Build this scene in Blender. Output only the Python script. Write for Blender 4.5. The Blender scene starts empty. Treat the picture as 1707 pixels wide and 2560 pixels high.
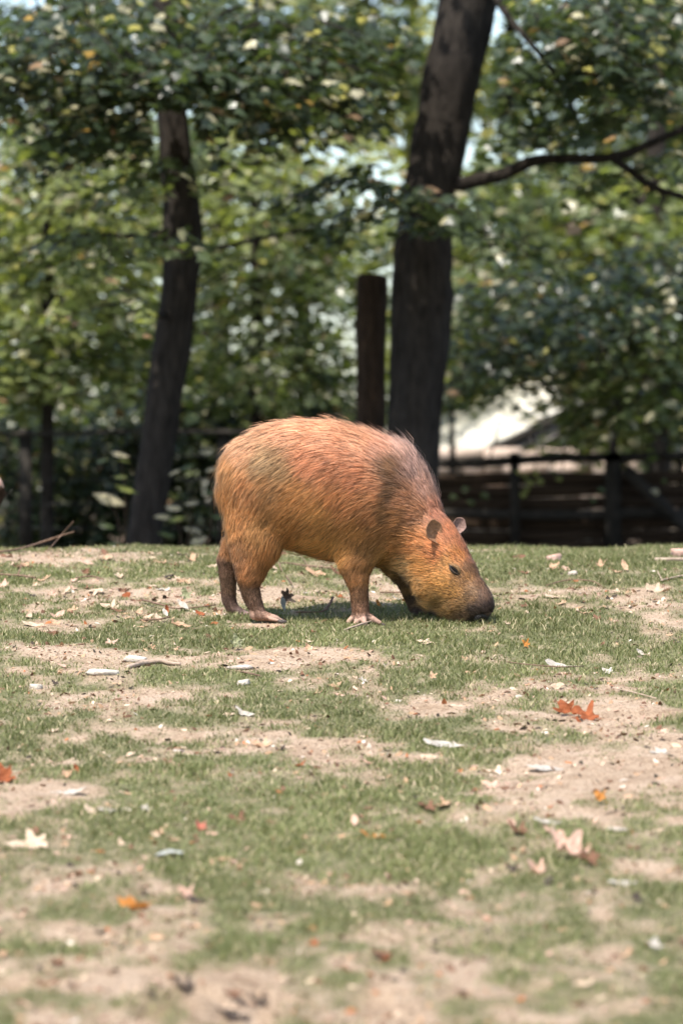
import bpy, math, random
import numpy as np
from mathutils import Vector, Matrix
from mathutils.bvhtree import BVHTree
from mathutils.kdtree import KDTree

random.seed(7)
rng = np.random.default_rng(7)
SC = bpy.context.scene
COL = SC.collection

# ------------------------------------------------------------------ camera, sky, sun, exposure
F, CX, CY = 10200.0, 853.5, 1280.0            # focal length and centre in photograph pixels
CAM = np.array([0.0, -12.0, 0.3176])
cam_d = bpy.data.cameras.new('camera')
cam = bpy.data.objects.new('camera', cam_d)
COL.objects.link(cam)
cam.location = CAM
cam.rotation_euler = (math.radians(90), 0, 0)
cam_d.sensor_fit = 'VERTICAL'
cam_d.sensor_height = 36.0
cam_d.lens = F / 2560.0 * 36.0
cam_d.clip_end = 2000
cam_d.dof.use_dof = True
cam_d.dof.focus_distance = 11.45
cam_d.dof.aperture_fstop = 3.5
SC.camera = cam

SUN = Vector((-0.28, -0.42, 0.86)).normalized()   # towards the sun
world = bpy.data.worlds.new('World')
SC.world = world
world.use_nodes = True
wn = world.node_tree.nodes
sky = wn.new('ShaderNodeTexSky')
sky.sky_type = 'NISHITA'
sky.sun_disc = False
sky.sun_elevation = math.asin(SUN.z)
sky.sun_rotation = math.atan2(SUN.x, SUN.y)
sky.air_density = 1.0
sky.dust_density = 1.4
sky.ozone_density = 0.0
wn['Background'].inputs['Strength'].default_value = 0.15
world.node_tree.links.new(sky.outputs[0], wn['Background'].inputs['Color'])
sun_d = bpy.data.lights.new('sun', 'SUN')
sun_d.energy = 4.0
sun_d.angle = math.radians(0.6)
sun_d.color = (1.0, 0.94, 0.86)
sun = bpy.data.objects.new('sun', sun_d)
COL.objects.link(sun)
sun.rotation_euler = SUN.to_track_quat('Z', 'Y').to_euler()
SC.view_settings.view_transform = 'Standard'
SC.view_settings.look = 'None'
SC.view_settings.exposure = 1.0
SC.view_settings.gamma = 1
SC.view_settings.use_curve_mapping = False
SC.cycles.max_bounces = 8
SC.cycles.transparent_max_bounces = 6

# ------------------------------------------------------------------ helpers
def lin(r, g, b, k=1.0):
    f = lambda c: (c / 255 / 12.92 if c / 255 <= 0.04045 else ((c / 255 + 0.055) / 1.055) ** 2.4) * k
    return (f(r), f(g), f(b))

def _hash(ix, iy, iz, seed):
    with np.errstate(over='ignore'):
        h = (ix.astype(np.uint32) * np.uint32(374761393)) ^ (iy.astype(np.uint32) * np.uint32(668265263)) ^ \
            (iz.astype(np.uint32) * np.uint32(2147483647)) ^ np.uint32((seed * 974634777) & 0xffffffff)
        h = (h ^ (h >> np.uint32(13))) * np.uint32(1274126177)
        h = h ^ (h >> np.uint32(16))
    return (h & np.uint32(0xffffff)).astype(np.float64) / 0xffffff

def vnoise(x, y, z=0.0, seed=0):
    x, y, z = np.broadcast_arrays(np.asarray(x, float), np.asarray(y, float), np.asarray(z, float))
    fx, fy, fz = np.floor(x), np.floor(y), np.floor(z)
    u, v, w = x - fx, y - fy, z - fz
    u, v, w = [t * t * (3 - 2 * t) for t in (u, v, w)]
    ix, iy, iz = [t.astype(np.int64) + 4096 for t in (fx, fy, fz)]
    r = 0
    for a in (0, 1):
        for b in (0, 1):
            for c in (0, 1):
                r = r + _hash(ix + a, iy + b, iz + c, seed) * (u if a else 1 - u) * (v if b else 1 - v) * (w if c else 1 - w)
    return r * 2 - 1

def fbm(x, y, z=0.0, octaves=4, seed=0):
    s, a, r = 1.0, 1.0, 0
    for o in range(octaves):
        r = r + a * vnoise(np.asarray(x) * s, np.asarray(y) * s, np.asarray(z) * s, seed + o * 17)
        s *= 2.03; a *= 0.5
    return r

def sstep(a, b, x):
    t = np.clip((np.asarray(x, float) - a) / (b - a), 0, 1)
    return t * t * (3 - 2 * t)

def mesh_np(name, V, faces_flat, sizes, mats, attrs=None, smooth=False, mat_index=None):
    """V (n,3); faces_flat loop vertex indices; sizes verts per face."""
    me = bpy.data.meshes.new(name)
    V = np.ascontiguousarray(V, dtype=np.float32)
    ff = np.ascontiguousarray(faces_flat, dtype=np.int32)
    sizes = np.ascontiguousarray(sizes, dtype=np.int32)
    me.vertices.add(len(V)); me.vertices.foreach_set('co', V.ravel())
    me.loops.add(len(ff)); me.loops.foreach_set('vertex_index', ff)
    me.polygons.add(len(sizes))
    st = np.zeros(len(sizes), dtype=np.int32); st[1:] = np.cumsum(sizes)[:-1]
    me.polygons.foreach_set('loop_start', st)
    if smooth:
        me.polygons.foreach_set('use_smooth', np.ones(len(sizes), dtype=bool))
    for m in (mats if isinstance(mats, (list, tuple)) else [mats]):
        me.materials.append(m)
    if mat_index is not None:
        me.polygons.foreach_set('material_index', np.ascontiguousarray(mat_index, dtype=np.int32))
    for k, a in (attrs or {}).items():
        a = np.ascontiguousarray(a, dtype=np.float32)
        if a.ndim == 1:
            at = me.attributes.new(k, 'FLOAT', 'POINT'); at.data.foreach_set('value', a)
        elif a.shape[1] == 3:
            at = me.attributes.new(k, 'FLOAT_VECTOR', 'POINT'); at.data.foreach_set('vector', a.ravel())
        else:
            at = me.attributes.new(k, 'FLOAT_COLOR', 'POINT'); at.data.foreach_set('color', a.ravel())
    me.update(calc_edges=True)
    return me

def link(name, me, parent=None, label=None, cat=None, group=None, kind=None):
    o = bpy.data.objects.new(name, me)
    COL.objects.link(o)
    if parent is not None:
        o.parent = parent
    if label: o['label'] = label
    if cat: o['category'] = cat
    if group: o['group'] = group
    if kind: o['kind'] = kind
    return o

def empty(name, loc, label=None, cat=None, group=None):
    o = link(name, None, None, label, cat, group)
    o.location = loc
    o.empty_display_size = 0.1
    bpy.context.view_layer.update()
    return o

def child(name, me, parent, kind=None):
    """a part built in world coordinates under a thing that stands anywhere"""
    o = link(name, me, parent, kind=kind)
    o.matrix_parent_inverse = Matrix.Translation(-Vector(parent.location))
    return o

def P(px, py, d):
    """photo pixel at depth d (metres in front of the camera)"""
    return np.array([(px - CX) / F * d, CAM[1] + d, CAM[2] - (py - CY) / F * d])

def rowcol(c):
    return np.concatenate([np.asarray(c, float), np.ones((len(c), 1))], axis=1)

# ------------------------------------------------------------------ materials
def newmat(name):
    m = bpy.data.materials.new(name); m.use_nodes = True
    nt = m.node_tree
    return m, nt, nt.nodes, nt.links, nt.nodes['Principled BSDF']

def mat_attr(name, rough=0.7, spec=0.3, transl=0.0, tcol=(1.3, 1.35, 0.6), noise=0.0, nscale=60, normal_attr=None, sheen=0.0):
    """colour from the 'col' attribute, optional translucency and fine variation"""
    m, nt, N, L, B = newmat(name)
    a = N.new('ShaderNodeAttribute'); a.attribute_name = 'col'
    col = a.outputs['Color']
    if noise:
        tc = N.new('ShaderNodeTexCoord'); nz = N.new('ShaderNodeTexNoise')
        nz.inputs['Scale'].default_value = nscale; nz.inputs['Detail'].default_value = 4
        L.new(tc.outputs['Object'], nz.inputs['Vector'])
        mr = N.new('ShaderNodeMapRange'); mr.inputs['From Min'].default_value = 0.3; mr.inputs['From Max'].default_value = 0.7
        mr.inputs['To Min'].default_value = 1 - noise; mr.inputs['To Max'].default_value = 1 + noise
        L.new(nz.outputs['Fac'], mr.inputs['Value'])
        mx = N.new('ShaderNodeVectorMath'); mx.operation = 'SCALE'
        L.new(col, mx.inputs[0]); L.new(mr.outputs[0], mx.inputs['Scale'])
        col = mx.outputs[0]
    L.new(col, B.inputs['Base Color'])
    B.inputs['Roughness'].default_value = rough
    B.inputs['Specular IOR Level'].default_value = spec
    if sheen:
        B.inputs['Sheen Weight'].default_value = sheen
        B.inputs['Sheen Roughness'].default_value = 0.4
    if normal_attr:
        na = N.new('ShaderNodeAttribute'); na.attribute_name = normal_attr
        L.new(na.outputs['Vector'], B.inputs['Normal'])
    if transl:
        t = N.new('ShaderNodeBsdfTranslucent')
        v = N.new('ShaderNodeVectorMath'); v.operation = 'MULTIPLY'; v.inputs[1].default_value = tcol
        L.new(col, v.inputs[0]); L.new(v.outputs[0], t.inputs['Color'])
        ms = N.new('ShaderNodeMixShader'); ms.inputs[0].default_value = transl
        L.new(B.outputs[0], ms.inputs[1]); L.new(t.outputs[0], ms.inputs[2])
        L.new(ms.outputs[0], N['Material Output'].inputs['Surface'])
    return m

def mat_noise(name, c1, c2, scale=20, rough=0.8, spec=0.2, bump=0.0, bscale=None, stretch=(1, 1, 1), detail=6, transl=0.0):
    m, nt, N, L, B = newmat(name)
    tc = N.new('ShaderNodeTexCoord'); mp = N.new('ShaderNodeMapping')
    mp.inputs['Scale'].default_value = stretch
    L.new(tc.outputs['Object'], mp.inputs['Vector'])
    nz = N.new('ShaderNodeTexNoise'); nz.inputs['Scale'].default_value = scale; nz.inputs['Detail'].default_value = detail
    nz.inputs['Roughness'].default_value = 0.65
    L.new(mp.outputs[0], nz.inputs['Vector'])
    cr = N.new('ShaderNodeValToRGB')
    cr.color_ramp.elements[0].position = 0.3; cr.color_ramp.elements[1].position = 0.7
    cr.color_ramp.elements[0].color = (*c1, 1); cr.color_ramp.elements[1].color = (*c2, 1)
    L.new(nz.outputs['Fac'], cr.inputs['Fac'])
    L.new(cr.outputs['Color'], B.inputs['Base Color'])
    B.inputs['Roughness'].default_value = rough; B.inputs['Specular IOR Level'].default_value = spec
    if bump:
        n2 = N.new('ShaderNodeTexNoise'); n2.inputs['Scale'].default_value = bscale or scale * 2; n2.inputs['Detail'].default_value = 6
        L.new(mp.outputs[0], n2.inputs['Vector'])
        b = N.new('ShaderNodeBump'); b.inputs['Strength'].default_value = bump; b.inputs['Distance'].default_value = 0.02
        L.new(n2.outputs['Fac'], b.inputs['Height']); L.new(b.outputs[0], B.inputs['Normal'])
    if transl:
        t = N.new('ShaderNodeBsdfTranslucent'); L.new(cr.outputs['Color'], t.inputs['Color'])
        ms = N.new('ShaderNodeMixShader'); ms.inputs[0].default_value = transl
        L.new(B.outputs[0], ms.inputs[1]); L.new(t.outputs[0], ms.inputs[2])
        L.new(ms.outputs[0], N['Material Output'].inputs['Surface'])
    return m

M_leaf = mat_attr('foliage_leaf', rough=0.36, spec=0.75, transl=0.45, tcol=(1.7, 1.7, 0.7))
M_blade = mat_attr('grass_blade', rough=0.6, spec=0.25, transl=0.3, tcol=(1.2, 1.25, 0.7))
M_fur = mat_attr('fur', rough=0.5, spec=0.3, normal_attr='sn', sheen=0.12, transl=0.42, tcol=(1.0, 1.0, 1.0))
M_skin = mat_attr('hide', rough=0.75, spec=0.25, noise=0.25, nscale=220)
M_crumb = mat_attr('leaf_crumb', rough=0.85, spec=0.15, transl=0.12, tcol=(1, 0.9, 0.7))
M_bark = mat_noise('bark', (0.013, 0.011, 0.0095), (0.055, 0.046, 0.038), scale=9, rough=0.95, spec=0.1, bump=0.9, bscale=22, stretch=(6, 6, 1))
M_bark2 = mat_noise('bark_brown', (0.018, 0.012, 0.008), (0.065, 0.042, 0.027), scale=10, rough=0.95, spec=0.1, bump=0.8, bscale=24, stretch=(6, 6, 1))
M_wood = mat_noise('fence_wood', (0.022, 0.015, 0.010), (0.062, 0.040, 0.025), scale=6, rough=0.85, spec=0.15, bump=0.4, stretch=(1, 6, 12))
M_wood_dark = mat_noise('fence_dark', (0.014, 0.013, 0.011), (0.04, 0.034, 0.028), scale=8, rough=0.85, spec=0.15, bump=0.4, stretch=(2, 2, 2))

# ------------------------------------------------------------------ terrain
SLOPE = 1080.0 / F
def base_z(y):
    y = np.asarray(y, float)
    k, y0 = 0.0325, 0.9
    ue = (SLOPE + 0.08) / (2 * k)
    ye = y0 + ue
    ze = SLOPE * ye - k * ue ** 2
    z1 = SLOPE * y
    z2 = SLOPE * y - k * (y - y0) ** 2
    t = np.clip((y - ye) / 4.0, 0, 1)
    z3 = ze - 0.08 * 4.0 * (t - t * t * 0.5) + 0.004 * np.clip(y - ye - 8, 0, None)
    z = np.where(y < y0, z1, np.where(y < ye, z2, z3))
    return np.where(y < -9, SLOPE * -9 + (y + 9) * 0.02, z)

DENTS = []   # filled below: (x, y, radius, depth)
def ground_z(x, y):
    x = np.asarray(x, float); y = np.asarray(y, float)
    z = base_z(y)
    near = sstep(60, 12, np.abs(y)) * sstep(40, 8, np.abs(x))
    z = z + near * (0.012 * fbm(x * 1.3, y * 1.3, 0, 3, 3) + 0.0065 * fbm(x * 7, y * 7, 0, 3, 5))
    z = z + 0.010 * sstep(0.0, 1.2, x) * np.exp(-((y - 3.0) / 1.2) ** 2)
    for (dx, dy, r, dep) in DENTS:
        q = ((x - dx) ** 2 + ((y - dy) / 1.3) ** 2) / r ** 2
        z = z - dep * np.exp(-q * q) + 0.3 * dep * np.exp(-((np.sqrt(q) - 1.35) / 0.35) ** 2)
    return z

def G(px, py, lift=0.0):
    """photo pixel -> point on the terrain"""
    dirx, dirz = (px - CX) / F, -(py - CY) / F
    ds = np.arange(4.0, 16.0, 0.01)
    under = CAM[2] + dirz * ds < base_z(CAM[1] + ds) + 0.03
    d0 = max(4.3, ds[int(np.argmax(under))] if under.any() else 15.0)
    for step in (0.02, 0.001):
        ds = d0 + np.arange(-30, 60) * step
        gap = CAM[2] + dirz * ds - ground_z(dirx * ds, CAM[1] + ds)
        below = gap < 0
        d0 = ds[int(np.argmax(below))] if below.any() else ds[int(np.argmin(gap))]
    d = float(d0)
    x, y = dirx * d, CAM[1] + d
    return Vector((x, y, float(ground_z(x, y)) + lift)), d / F     # point, metres per photo pixel

def to_px(x, y):
    z = base_z(y); d = np.maximum(y - CAM[1], 1.0)
    return CX + x / d * F, CY + (CAM[2] - z) / d * F

for (px, py, r, dep) in [(470, 2495, .045, .03), (380, 2500, .02, .02), (590, 2500, .05, .022), (660, 2520, .035, .025), (420, 2440, .02, .015),
                         (100, 2458, .04, .018), (20, 2455, .05, .02), (590, 2550, .06, .03), (640, 2470, .03, .015), (700, 2490, .04, .02),
                         (940, 2400, .035, .012), (1080, 2030, .06, .02), (1130, 2040, .04, .018), (1230, 2055, .05, .018), (120, 2415, .03, .012),
                         (1330, 2470, .04, .014), (940, 2500, .05, .012), (380, 2530, .03, .02)]:
    p, _ = G(px, py)
    DENTS.append((p.x, p.y, r, dep * 1.5))

# bare-soil patches as the photograph shows them, in photo pixels (cx, cy, rx, ry, strength)
SOIL = [(1480, 1480, 270, 24, 1.2), (1650, 1540, 130, 45, 1.2), (300, 1480, 330, 42, 1.0), (100, 1402, 300, 16, 1.0), (60, 1560, 170, 18, .9),
        (850, 1498, 260, 32, 1.1), (650, 1568, 200, 13, 1.1), (1000, 1480, 300, 18, .7), (60, 1625, 130, 18, 1.0), (330, 1655, 330, 24, 1.1),
        (640, 1650, 190, 36, 1.1), (860, 1660, 130, 22, .8), (110, 1745, 190, 60, 1.0), (330, 1745, 100, 30, .7), (480, 1740, 160, 28, .9),
        (1000, 1770, 190, 28, .9), (1560, 1740, 260, 50, 1.1), (1580, 1890, 260, 110, 1.4), (1330, 1890, 140, 60, .8), (1400, 1980, 260, 60, 1.2),
        (1200, 2050, 240, 38, 1.3), (700, 1855, 260, 34, .9), (1000, 1900, 160, 30, .7), (450, 1830, 120, 20, .7), (60, 1940, 110, 50, .8),
        (160, 1975, 160, 30, .8), (110, 2200, 170, 60, 1.1), (360, 2195, 80, 50, .9), (450, 2120, 100, 20, .5), (850, 2200, 180, 35, .7),
        (1120, 2190, 90, 25, .6), (1640, 2160, 100, 40, .7), (250, 2330, 180, 30, .6), (500, 2460, 500, 50, 1.1), (1250, 2440, 450, 70, .9),
        (1000, 2330, 330, 30, .7), (1500, 2300, 220, 40, .5), (850, 2545, 900, 40, 1.0), (1300, 2250, 200, 25, .6), (120, 1680, 130, 14, .8)]
GREEN = [(1450, 1400, 330, 40, .9), (300, 1600, 300, 30, .7), (800, 1600, 500, 32, .9), (1450, 1590, 280, 60, .9), (1100, 1660, 260, 50, .7),
         (500, 1690, 330, 22, .6), (1150, 1550, 300, 25, 1.0), (250, 1540, 230, 8, .4), (700, 2030, 420, 110, .8), (1000, 2120, 330, 60, .7),
         (300, 2090, 330, 60, .5), (1300, 2270, 300, 45, .4), (700, 1780, 330, 30, .4), (1200, 1830, 250, 30, .5), (100, 1430, 140, 25, .8),
         (1000, 1825, 230, 25, .6), (800, 1420, 500, 25, .6), (640, 1549, 110, 9, 1.3), (880, 1563, 120, 10, 1.2)]
def cover(x, y):
    """how much of the ground is under grass, 0 bare soil - 1 lawn"""
    px, py = to_px(x, y)
    v = 0.66 + 0.34 * fbm(x * 2.3, y * 1.3, 0, 4, 21) + 0.55 * fbm(x * 14, y * 9, 0, 4, 31)
    wob = 1 + 0.45 * fbm(x * 5, y * 4, 0, 3, 41)
    for lst, s in ((SOIL, -1), (GREEN, 1)):
        for (cx, cy, rx, ry, k) in lst:
            q = ((px - cx) / rx) ** 2 + ((py - cy) / ry) ** 2
            v = v + s * k * 0.58 * np.exp(-q * 1.0 * wob)
    v = v - 0.9 * sstep(2.9, 3.3, y + 0.25 * vnoise(x * 2, 0.5, 0, 9)) * sstep(0.1, 0.8, x)
    v = v - 1.5 * sstep(4.0, 6.0, y)
    return np.clip(v, -1, 1.5)

def axis(lo, hi, step, far_lo, far_hi, n):
    mid = np.arange(lo, hi + step / 2, step)
    k = np.linspace(0, 1, n + 1)[1:]
    left = lo - (np.abs(far_lo - lo)) * k ** 3.2
    right = hi + (np.abs(far_hi - hi)) * k ** 3.2
    return np.concatenate([left[::-1], mid, right])
gx = axis(-1.9, 1.9, 0.019, -500, 500, 24)
gy = axis(-6.3, 4.4, 0.021, -300, 900, 30)
X, Y = np.meshgrid(gx, gy)
Z = ground_z(X, Y)
Cv = cover(X, Y)
nx, ny = len(gx), len(gy)
idx = np.arange(nx * ny).reshape(ny, nx)
quads = np.stack([idx[:-1, :-1], idx[:-1, 1:], idx[1:, 1:], idx[1:, :-1]], -1).reshape(-1, 4)

def ground_material():
    m, nt, N, L, B = newmat('soil_and_turf')
    tc = N.new('ShaderNodeTexCoord')
    def noise(scale, detail=6, rough=0.6):
        n = N.new('ShaderNodeTexNoise'); n.inputs['Scale'].default_value = scale; n.inputs['Detail'].default_value = detail
        n.inputs['Roughness'].default_value = rough
        L.new(tc.outputs['Object'], n.inputs['Vector']); return n.outputs['Fac']
    def ramp(fac, stops):
        r = N.new('ShaderNodeValToRGB')
        while len(r.color_ramp.elements) < len(stops): r.color_ramp.elements.new(0.5)
        for e, (p, c) in zip(r.color_ramp.elements, stops): e.position = p; e.color = (*c, 1)
        L.new(fac, r.inputs['Fac']); return r.outputs['Color']
    def mix(fac, a, b, mode='MIX'):
        x = N.new('ShaderNodeMix'); x.data_type = 'RGBA'; x.blend_type = mode
        if isinstance(fac, float): x.inputs['Factor'].default_value = fac
        else: L.new(fac, x.inputs['Factor'])
        L.new(a, x.inputs['A']); L.new(b, x.inputs['B']); return x.outputs['Result']
    soil = ramp(noise(9), [(0.25, (0.39, 0.275, 0.18)), (0.5, (0.57, 0.425, 0.30)), (0.75, (0.66, 0.515, 0.385))])
    speck = ramp(noise(140, 3, 0.7), [(0.36, (0.30, 0.22, 0.17)), (0.47, (0.9, 0.9, 0.9)), (0.62, (1.0, 1.0, 1.0)), (0.75, (1.25, 1.25, 1.22))])
    soil = mix(1.0, soil, speck, 'MULTIPLY')
    turf = ramp(noise(60, 5), [(0.3, (0.11, 0.115, 0.055)), (0.55, (0.20, 0.20, 0.10)), (0.75, (0.36, 0.31, 0.19))])
    a = N.new('ShaderNodeAttribute'); a.attribute_name = 'cover'
    mr = N.new('ShaderNodeMapRange'); mr.inputs['From Min'].default_value = 0.0; mr.inputs['From Max'].default_value = 0.75
    L.new(a.outputs['Fac'], mr.inputs['Value'])
    col = mix(mr.outputs[0], soil, turf)
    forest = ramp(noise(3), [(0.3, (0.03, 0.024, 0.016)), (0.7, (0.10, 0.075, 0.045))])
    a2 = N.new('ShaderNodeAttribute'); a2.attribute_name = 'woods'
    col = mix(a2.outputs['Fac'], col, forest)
    L.new(col, B.inputs['Base Color'])
    B.inputs['Roughness'].default_value = 0.95; B.inputs['Specular IOR Level'].default_value = 0.1
    b = N.new('ShaderNodeBump'); b.inputs['Strength'].default_value = 1.0; b.inputs['Distance'].default_value = 0.02
    L.new(noise(70, 8, 0.7), b.inputs['Height']); L.new(b.outputs[0], B.inputs['Normal'])
    return m
me = mesh_np('ground', np.stack([X, Y, Z], -1).reshape(-1, 3), quads.ravel(), np.full(len(quads), 4), ground_material(),
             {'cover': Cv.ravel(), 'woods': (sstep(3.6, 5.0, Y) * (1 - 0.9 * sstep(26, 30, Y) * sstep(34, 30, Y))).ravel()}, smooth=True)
link('ground', me, kind='structure', label='sloping lawn of worn grass and bare sandy soil', cat='ground')

# ------------------------------------------------------------------ grass: every blade real, far too many to count
def grass_field():
    n = 1080000
    y = -6.2 + 10.2 * rng.random(n) ** 0.92
    hw = 0.0837 * (y + 12) + 0.45
    x = (rng.random(n) * 2 - 1) * hw
    cv = cover(x, y)
    keep = rng.random(n) < np.clip(cv * 0.75 + 0.16, 0, 1) ** 1.3 * 0.56
    x, y, cv = x[keep], y[keep], cv[keep]
    n = len(x)
    z = ground_z(x, y) - 0.002
    h = (0.005 + 0.009 * rng.random(n) + 0.008 * rng.random(n) ** 4) * (0.6 + 0.55 * np.clip(cv, 0, 1)) * (1 + 0.4 * fbm(x * 6, y * 6, 0, 2, 77))
    h = np.clip(h, 0.005, 0.05)
    w = 0.0011 + 0.0011 * rng.random(n)
    a = rng.random(n) * 2 * np.pi
    lean = np.stack([np.cos(a), np.sin(a)], 1) * (h * (0.25 + 0.9 * rng.random(n)))[:, None]
    b = rng.random(n) * np.pi
    wd = np.stack([np.cos(b) * w, np.sin(b) * w], 1)
    V = np.zeros((n, 5, 3))
    V[:, 0] = np.stack([x - wd[:, 0], y - wd[:, 1], z], 1)
    V[:, 1] = np.stack([x + wd[:, 0], y + wd[:, 1], z], 1)
    mx, my, mz = x + lean[:, 0] * 0.35, y + lean[:, 1] * 0.35, z + h * 0.6
    V[:, 2] = np.stack([mx - wd[:, 0] * .8, my - wd[:, 1] * .8, mz], 1)
    V[:, 3] = np.stack([mx + wd[:, 0] * .8, my + wd[:, 1] * .8, mz], 1)
    V[:, 4] = np.stack([x + lean[:, 0], y + lean[:, 1], z + h], 1)
    base = (np.arange(n) * 5)[:, None]
    faces = np.concatenate([base + np.array([0, 1, 3, 2]), base + np.array([2, 3, 4])], 1).ravel()
    sizes = np.tile([4, 3], n)
    g1, g2, straw = np.array([0.118, 0.135, 0.052]), np.array([0.235, 0.24, 0.108]), np.array([0.40, 0.34, 0.21])
    t = rng.random(n)[:, None]
    patch = np.clip(0.5 + 0.6 * fbm(x * 1.7, y * 1.7, 0, 3, 91), 0, 1)[:, None]
    c = g1 * (1 - t) + g2 * t
    c = c * (0.85 + 0.35 * patch)
    dry = (rng.random(n) < 0.16 + 0.22 * (1 - np.clip(cv, 0, 1)))[:, None]
    c = np.where(dry, straw * (0.6 + 0.7 * t), c)
    col = np.repeat(rowcol(c), 5, axis=0)
    me = mesh_np('grass', V.reshape(-1, 3), faces, sizes, M_blade, {'col': col})
    link('grass', me, kind='stuff', label='short worn green grass growing in patches over the slope', cat='grass')
grass_field()

# ------------------------------------------------------------------ the capybara
KC = 1.96
def cw(X_, Y_, y=0.0):
    """tracing coordinates (an enlarged crop of the photograph) -> metres in the animal's plane"""
    px, py = 500 + X_ / KC, 1000 + Y_ / KC
    return np.array([(px - CX) / 850.0, y, CAM[2] - (py - CY) / 850.0])
CR = 1.0 / KC / 850.0
LH = np.array([0.50, 0.85, 0.13]); LH /= np.linalg.norm(LH)      # ear-to-ear axis of the turned head
LB = np.array([0.0, 1.0, 0.0])

def chain(pts, n=10):
    """pts: (X, Y, radius, y, lateral factor, head turn 0..1) -> dense list of ellipsoids"""
    out = []
    for a, b in zip(pts[:-1], pts[1:]):
        for k in range(n):
            t = k / n
            out.append([a[i] * (1 - t) + b[i] * t for i in range(6)])
    out.append(list(pts[-1]))
    return out
torso = chain([(190, 470, 100, 0, .9, 0), (240, 425, 165, 0, .88, 0), (330, 390, 248, 0, .84, 0), (420, 405, 300, 0, .82, 0), (510, 420, 325, 0, .82, 0),
               (620, 440, 338, 0, .82, 0), (720, 470, 335, 0, .80, 0), (810, 500, 318, 0, .78, 0), (885, 512, 272, 0, .76, .0), (925, 560, 244, -.002, .76, .1)], 8)
neck = chain([(900, 548, 248, 0, .76, 0), (968, 600, 220, -.008, .74, .3), (1042, 668, 194, -.018, .72, .6), (1118, 748, 184, -.032, .72, 1)], 8)
head = chain([(1118, 748, 184, -.032, .72, 1), (1165, 810, 182, -.042, .74, 1), (1215, 885, 172, -.054, .74, 1), (1260, 945, 150, -.066, .72, 1),
              (1295, 975, 133, -.074, .74, 1), (1322, 990, 116, -.082, .80, 1), (1340, 1000, 100, -.088, .84, 1)], 8)
jaw = chain([(1120, 880, 105, -.036, .85, 1), (1190, 965, 92, -.05, .85, 1), (1270, 1015, 62, -.068, .9, 1)], 6)
cheek = chain([(1165, 905, 125, -.068, .72, 1), (1230, 955, 96, -.080, .75, 1)], 5)
hind_near = [chain([(320, 520, 205, -.05, .5, 0), (295, 620, 165, -.07, .5, 0), (268, 720, 122, -.085, .55, 0), (254, 790, 92, -.09, .62, 0), (246, 850, 68, -.092, .75, 0)], 8),
             chain([(246, 850, 66, -.092, .75, 0), (245, 905, 51, -.092, .75, 0), (256, 955, 45, -.092, .75, 0), (276, 1010, 41, -.092, .8, 0), (296, 1045, 34, -.092, .95, 0)], 8),
             chain([(270, 1050, 27, -.092, 1.1, 0), (330, 1058, 24, -.094, 1.4, 0), (375, 1066, 18, -.096, 1.6, 0)], 6),
             chain([(340, 1062, 16, -.120, .9, 0), (392, 1076, 11, -.138, .9, 0)], 6), chain([(345, 1062, 17, -.095, .9, 0), (405, 1076, 12, -.098, .9, 0)], 6),
             chain([(345, 1060, 16, -.074, .9, 0), (395, 1072, 11, -.058, .9, 0)], 6)]
hind_far = [chain([(265, 560, 150, .06, .5, 0), (222, 660, 92, .085, .5, 0), (165, 732, 66, .095, .6, 0), (128, 785, 48, .098, .75, 0)], 8),
            chain([(126, 790, 46, .098, .75, 0), (134, 890, 42, .098, .75, 0), (137, 980, 37, .098, .75, 0), (155, 1025, 34, .098, .8, 0), (185, 1046, 27, .098, 1.0, 0)], 8),
            chain([(185, 1046, 25, .098, 1.2, 0), (235, 1058, 17, .096, 1.5, 0)], 6), chain([(235, 1056, 14, .085, 1, 0), (275, 1062, 9, .08, 1, 0)], 5),
            chain([(235, 1056, 14, .105, 1, 0), (275, 1060, 9, .11, 1, 0)], 5)]
def toes(cx, cy, ty, spread):
    out = []
    for (dx, dy, yy) in spread:
        out.append(chain([(cx, cy, 25, ty, 1, 0), (cx + dx * .6, cy + dy * .55, 19, ty + yy * .7, .95, 0), (cx + dx, cy + dy, 14, ty + yy, .95, 0)], 6))
    return out
fore_near = [chain([(790, 640, 150, -.07, .5, 0), (775, 740, 108, -.085, .55, 0), (764, 810, 76, -.09, .68, 0), (768, 860, 57, -.092, .78, 0)], 8),
             chain([(768, 860, 56, -.092, .78, 0), (777, 925, 46, -.092, .8, 0), (781, 985, 44, -.092, .82, 0), (785, 1030, 44, -.094, .9, 0)], 8)] + \
            toes(785, 1040, -.096, [(-62, 46, .0), (-26, 58, -.028), (24, 54, -.034), (98, 50, -.006)])
fore_far = [chain([(955, 720, 120, .05, .5, 0), (985, 810, 75, .075, .6, 0), (1008, 875, 48, .085, .75, 0), (1035, 945, 42, .09, .8, 0), (1062, 1015, 38, .09, .9, 0)], 8)] + \
           toes(1066, 1030, .088, [(30, 34, .02), (62, 34, -.005), (85, 28, -.03), (0, 34, -.03)])

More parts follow.
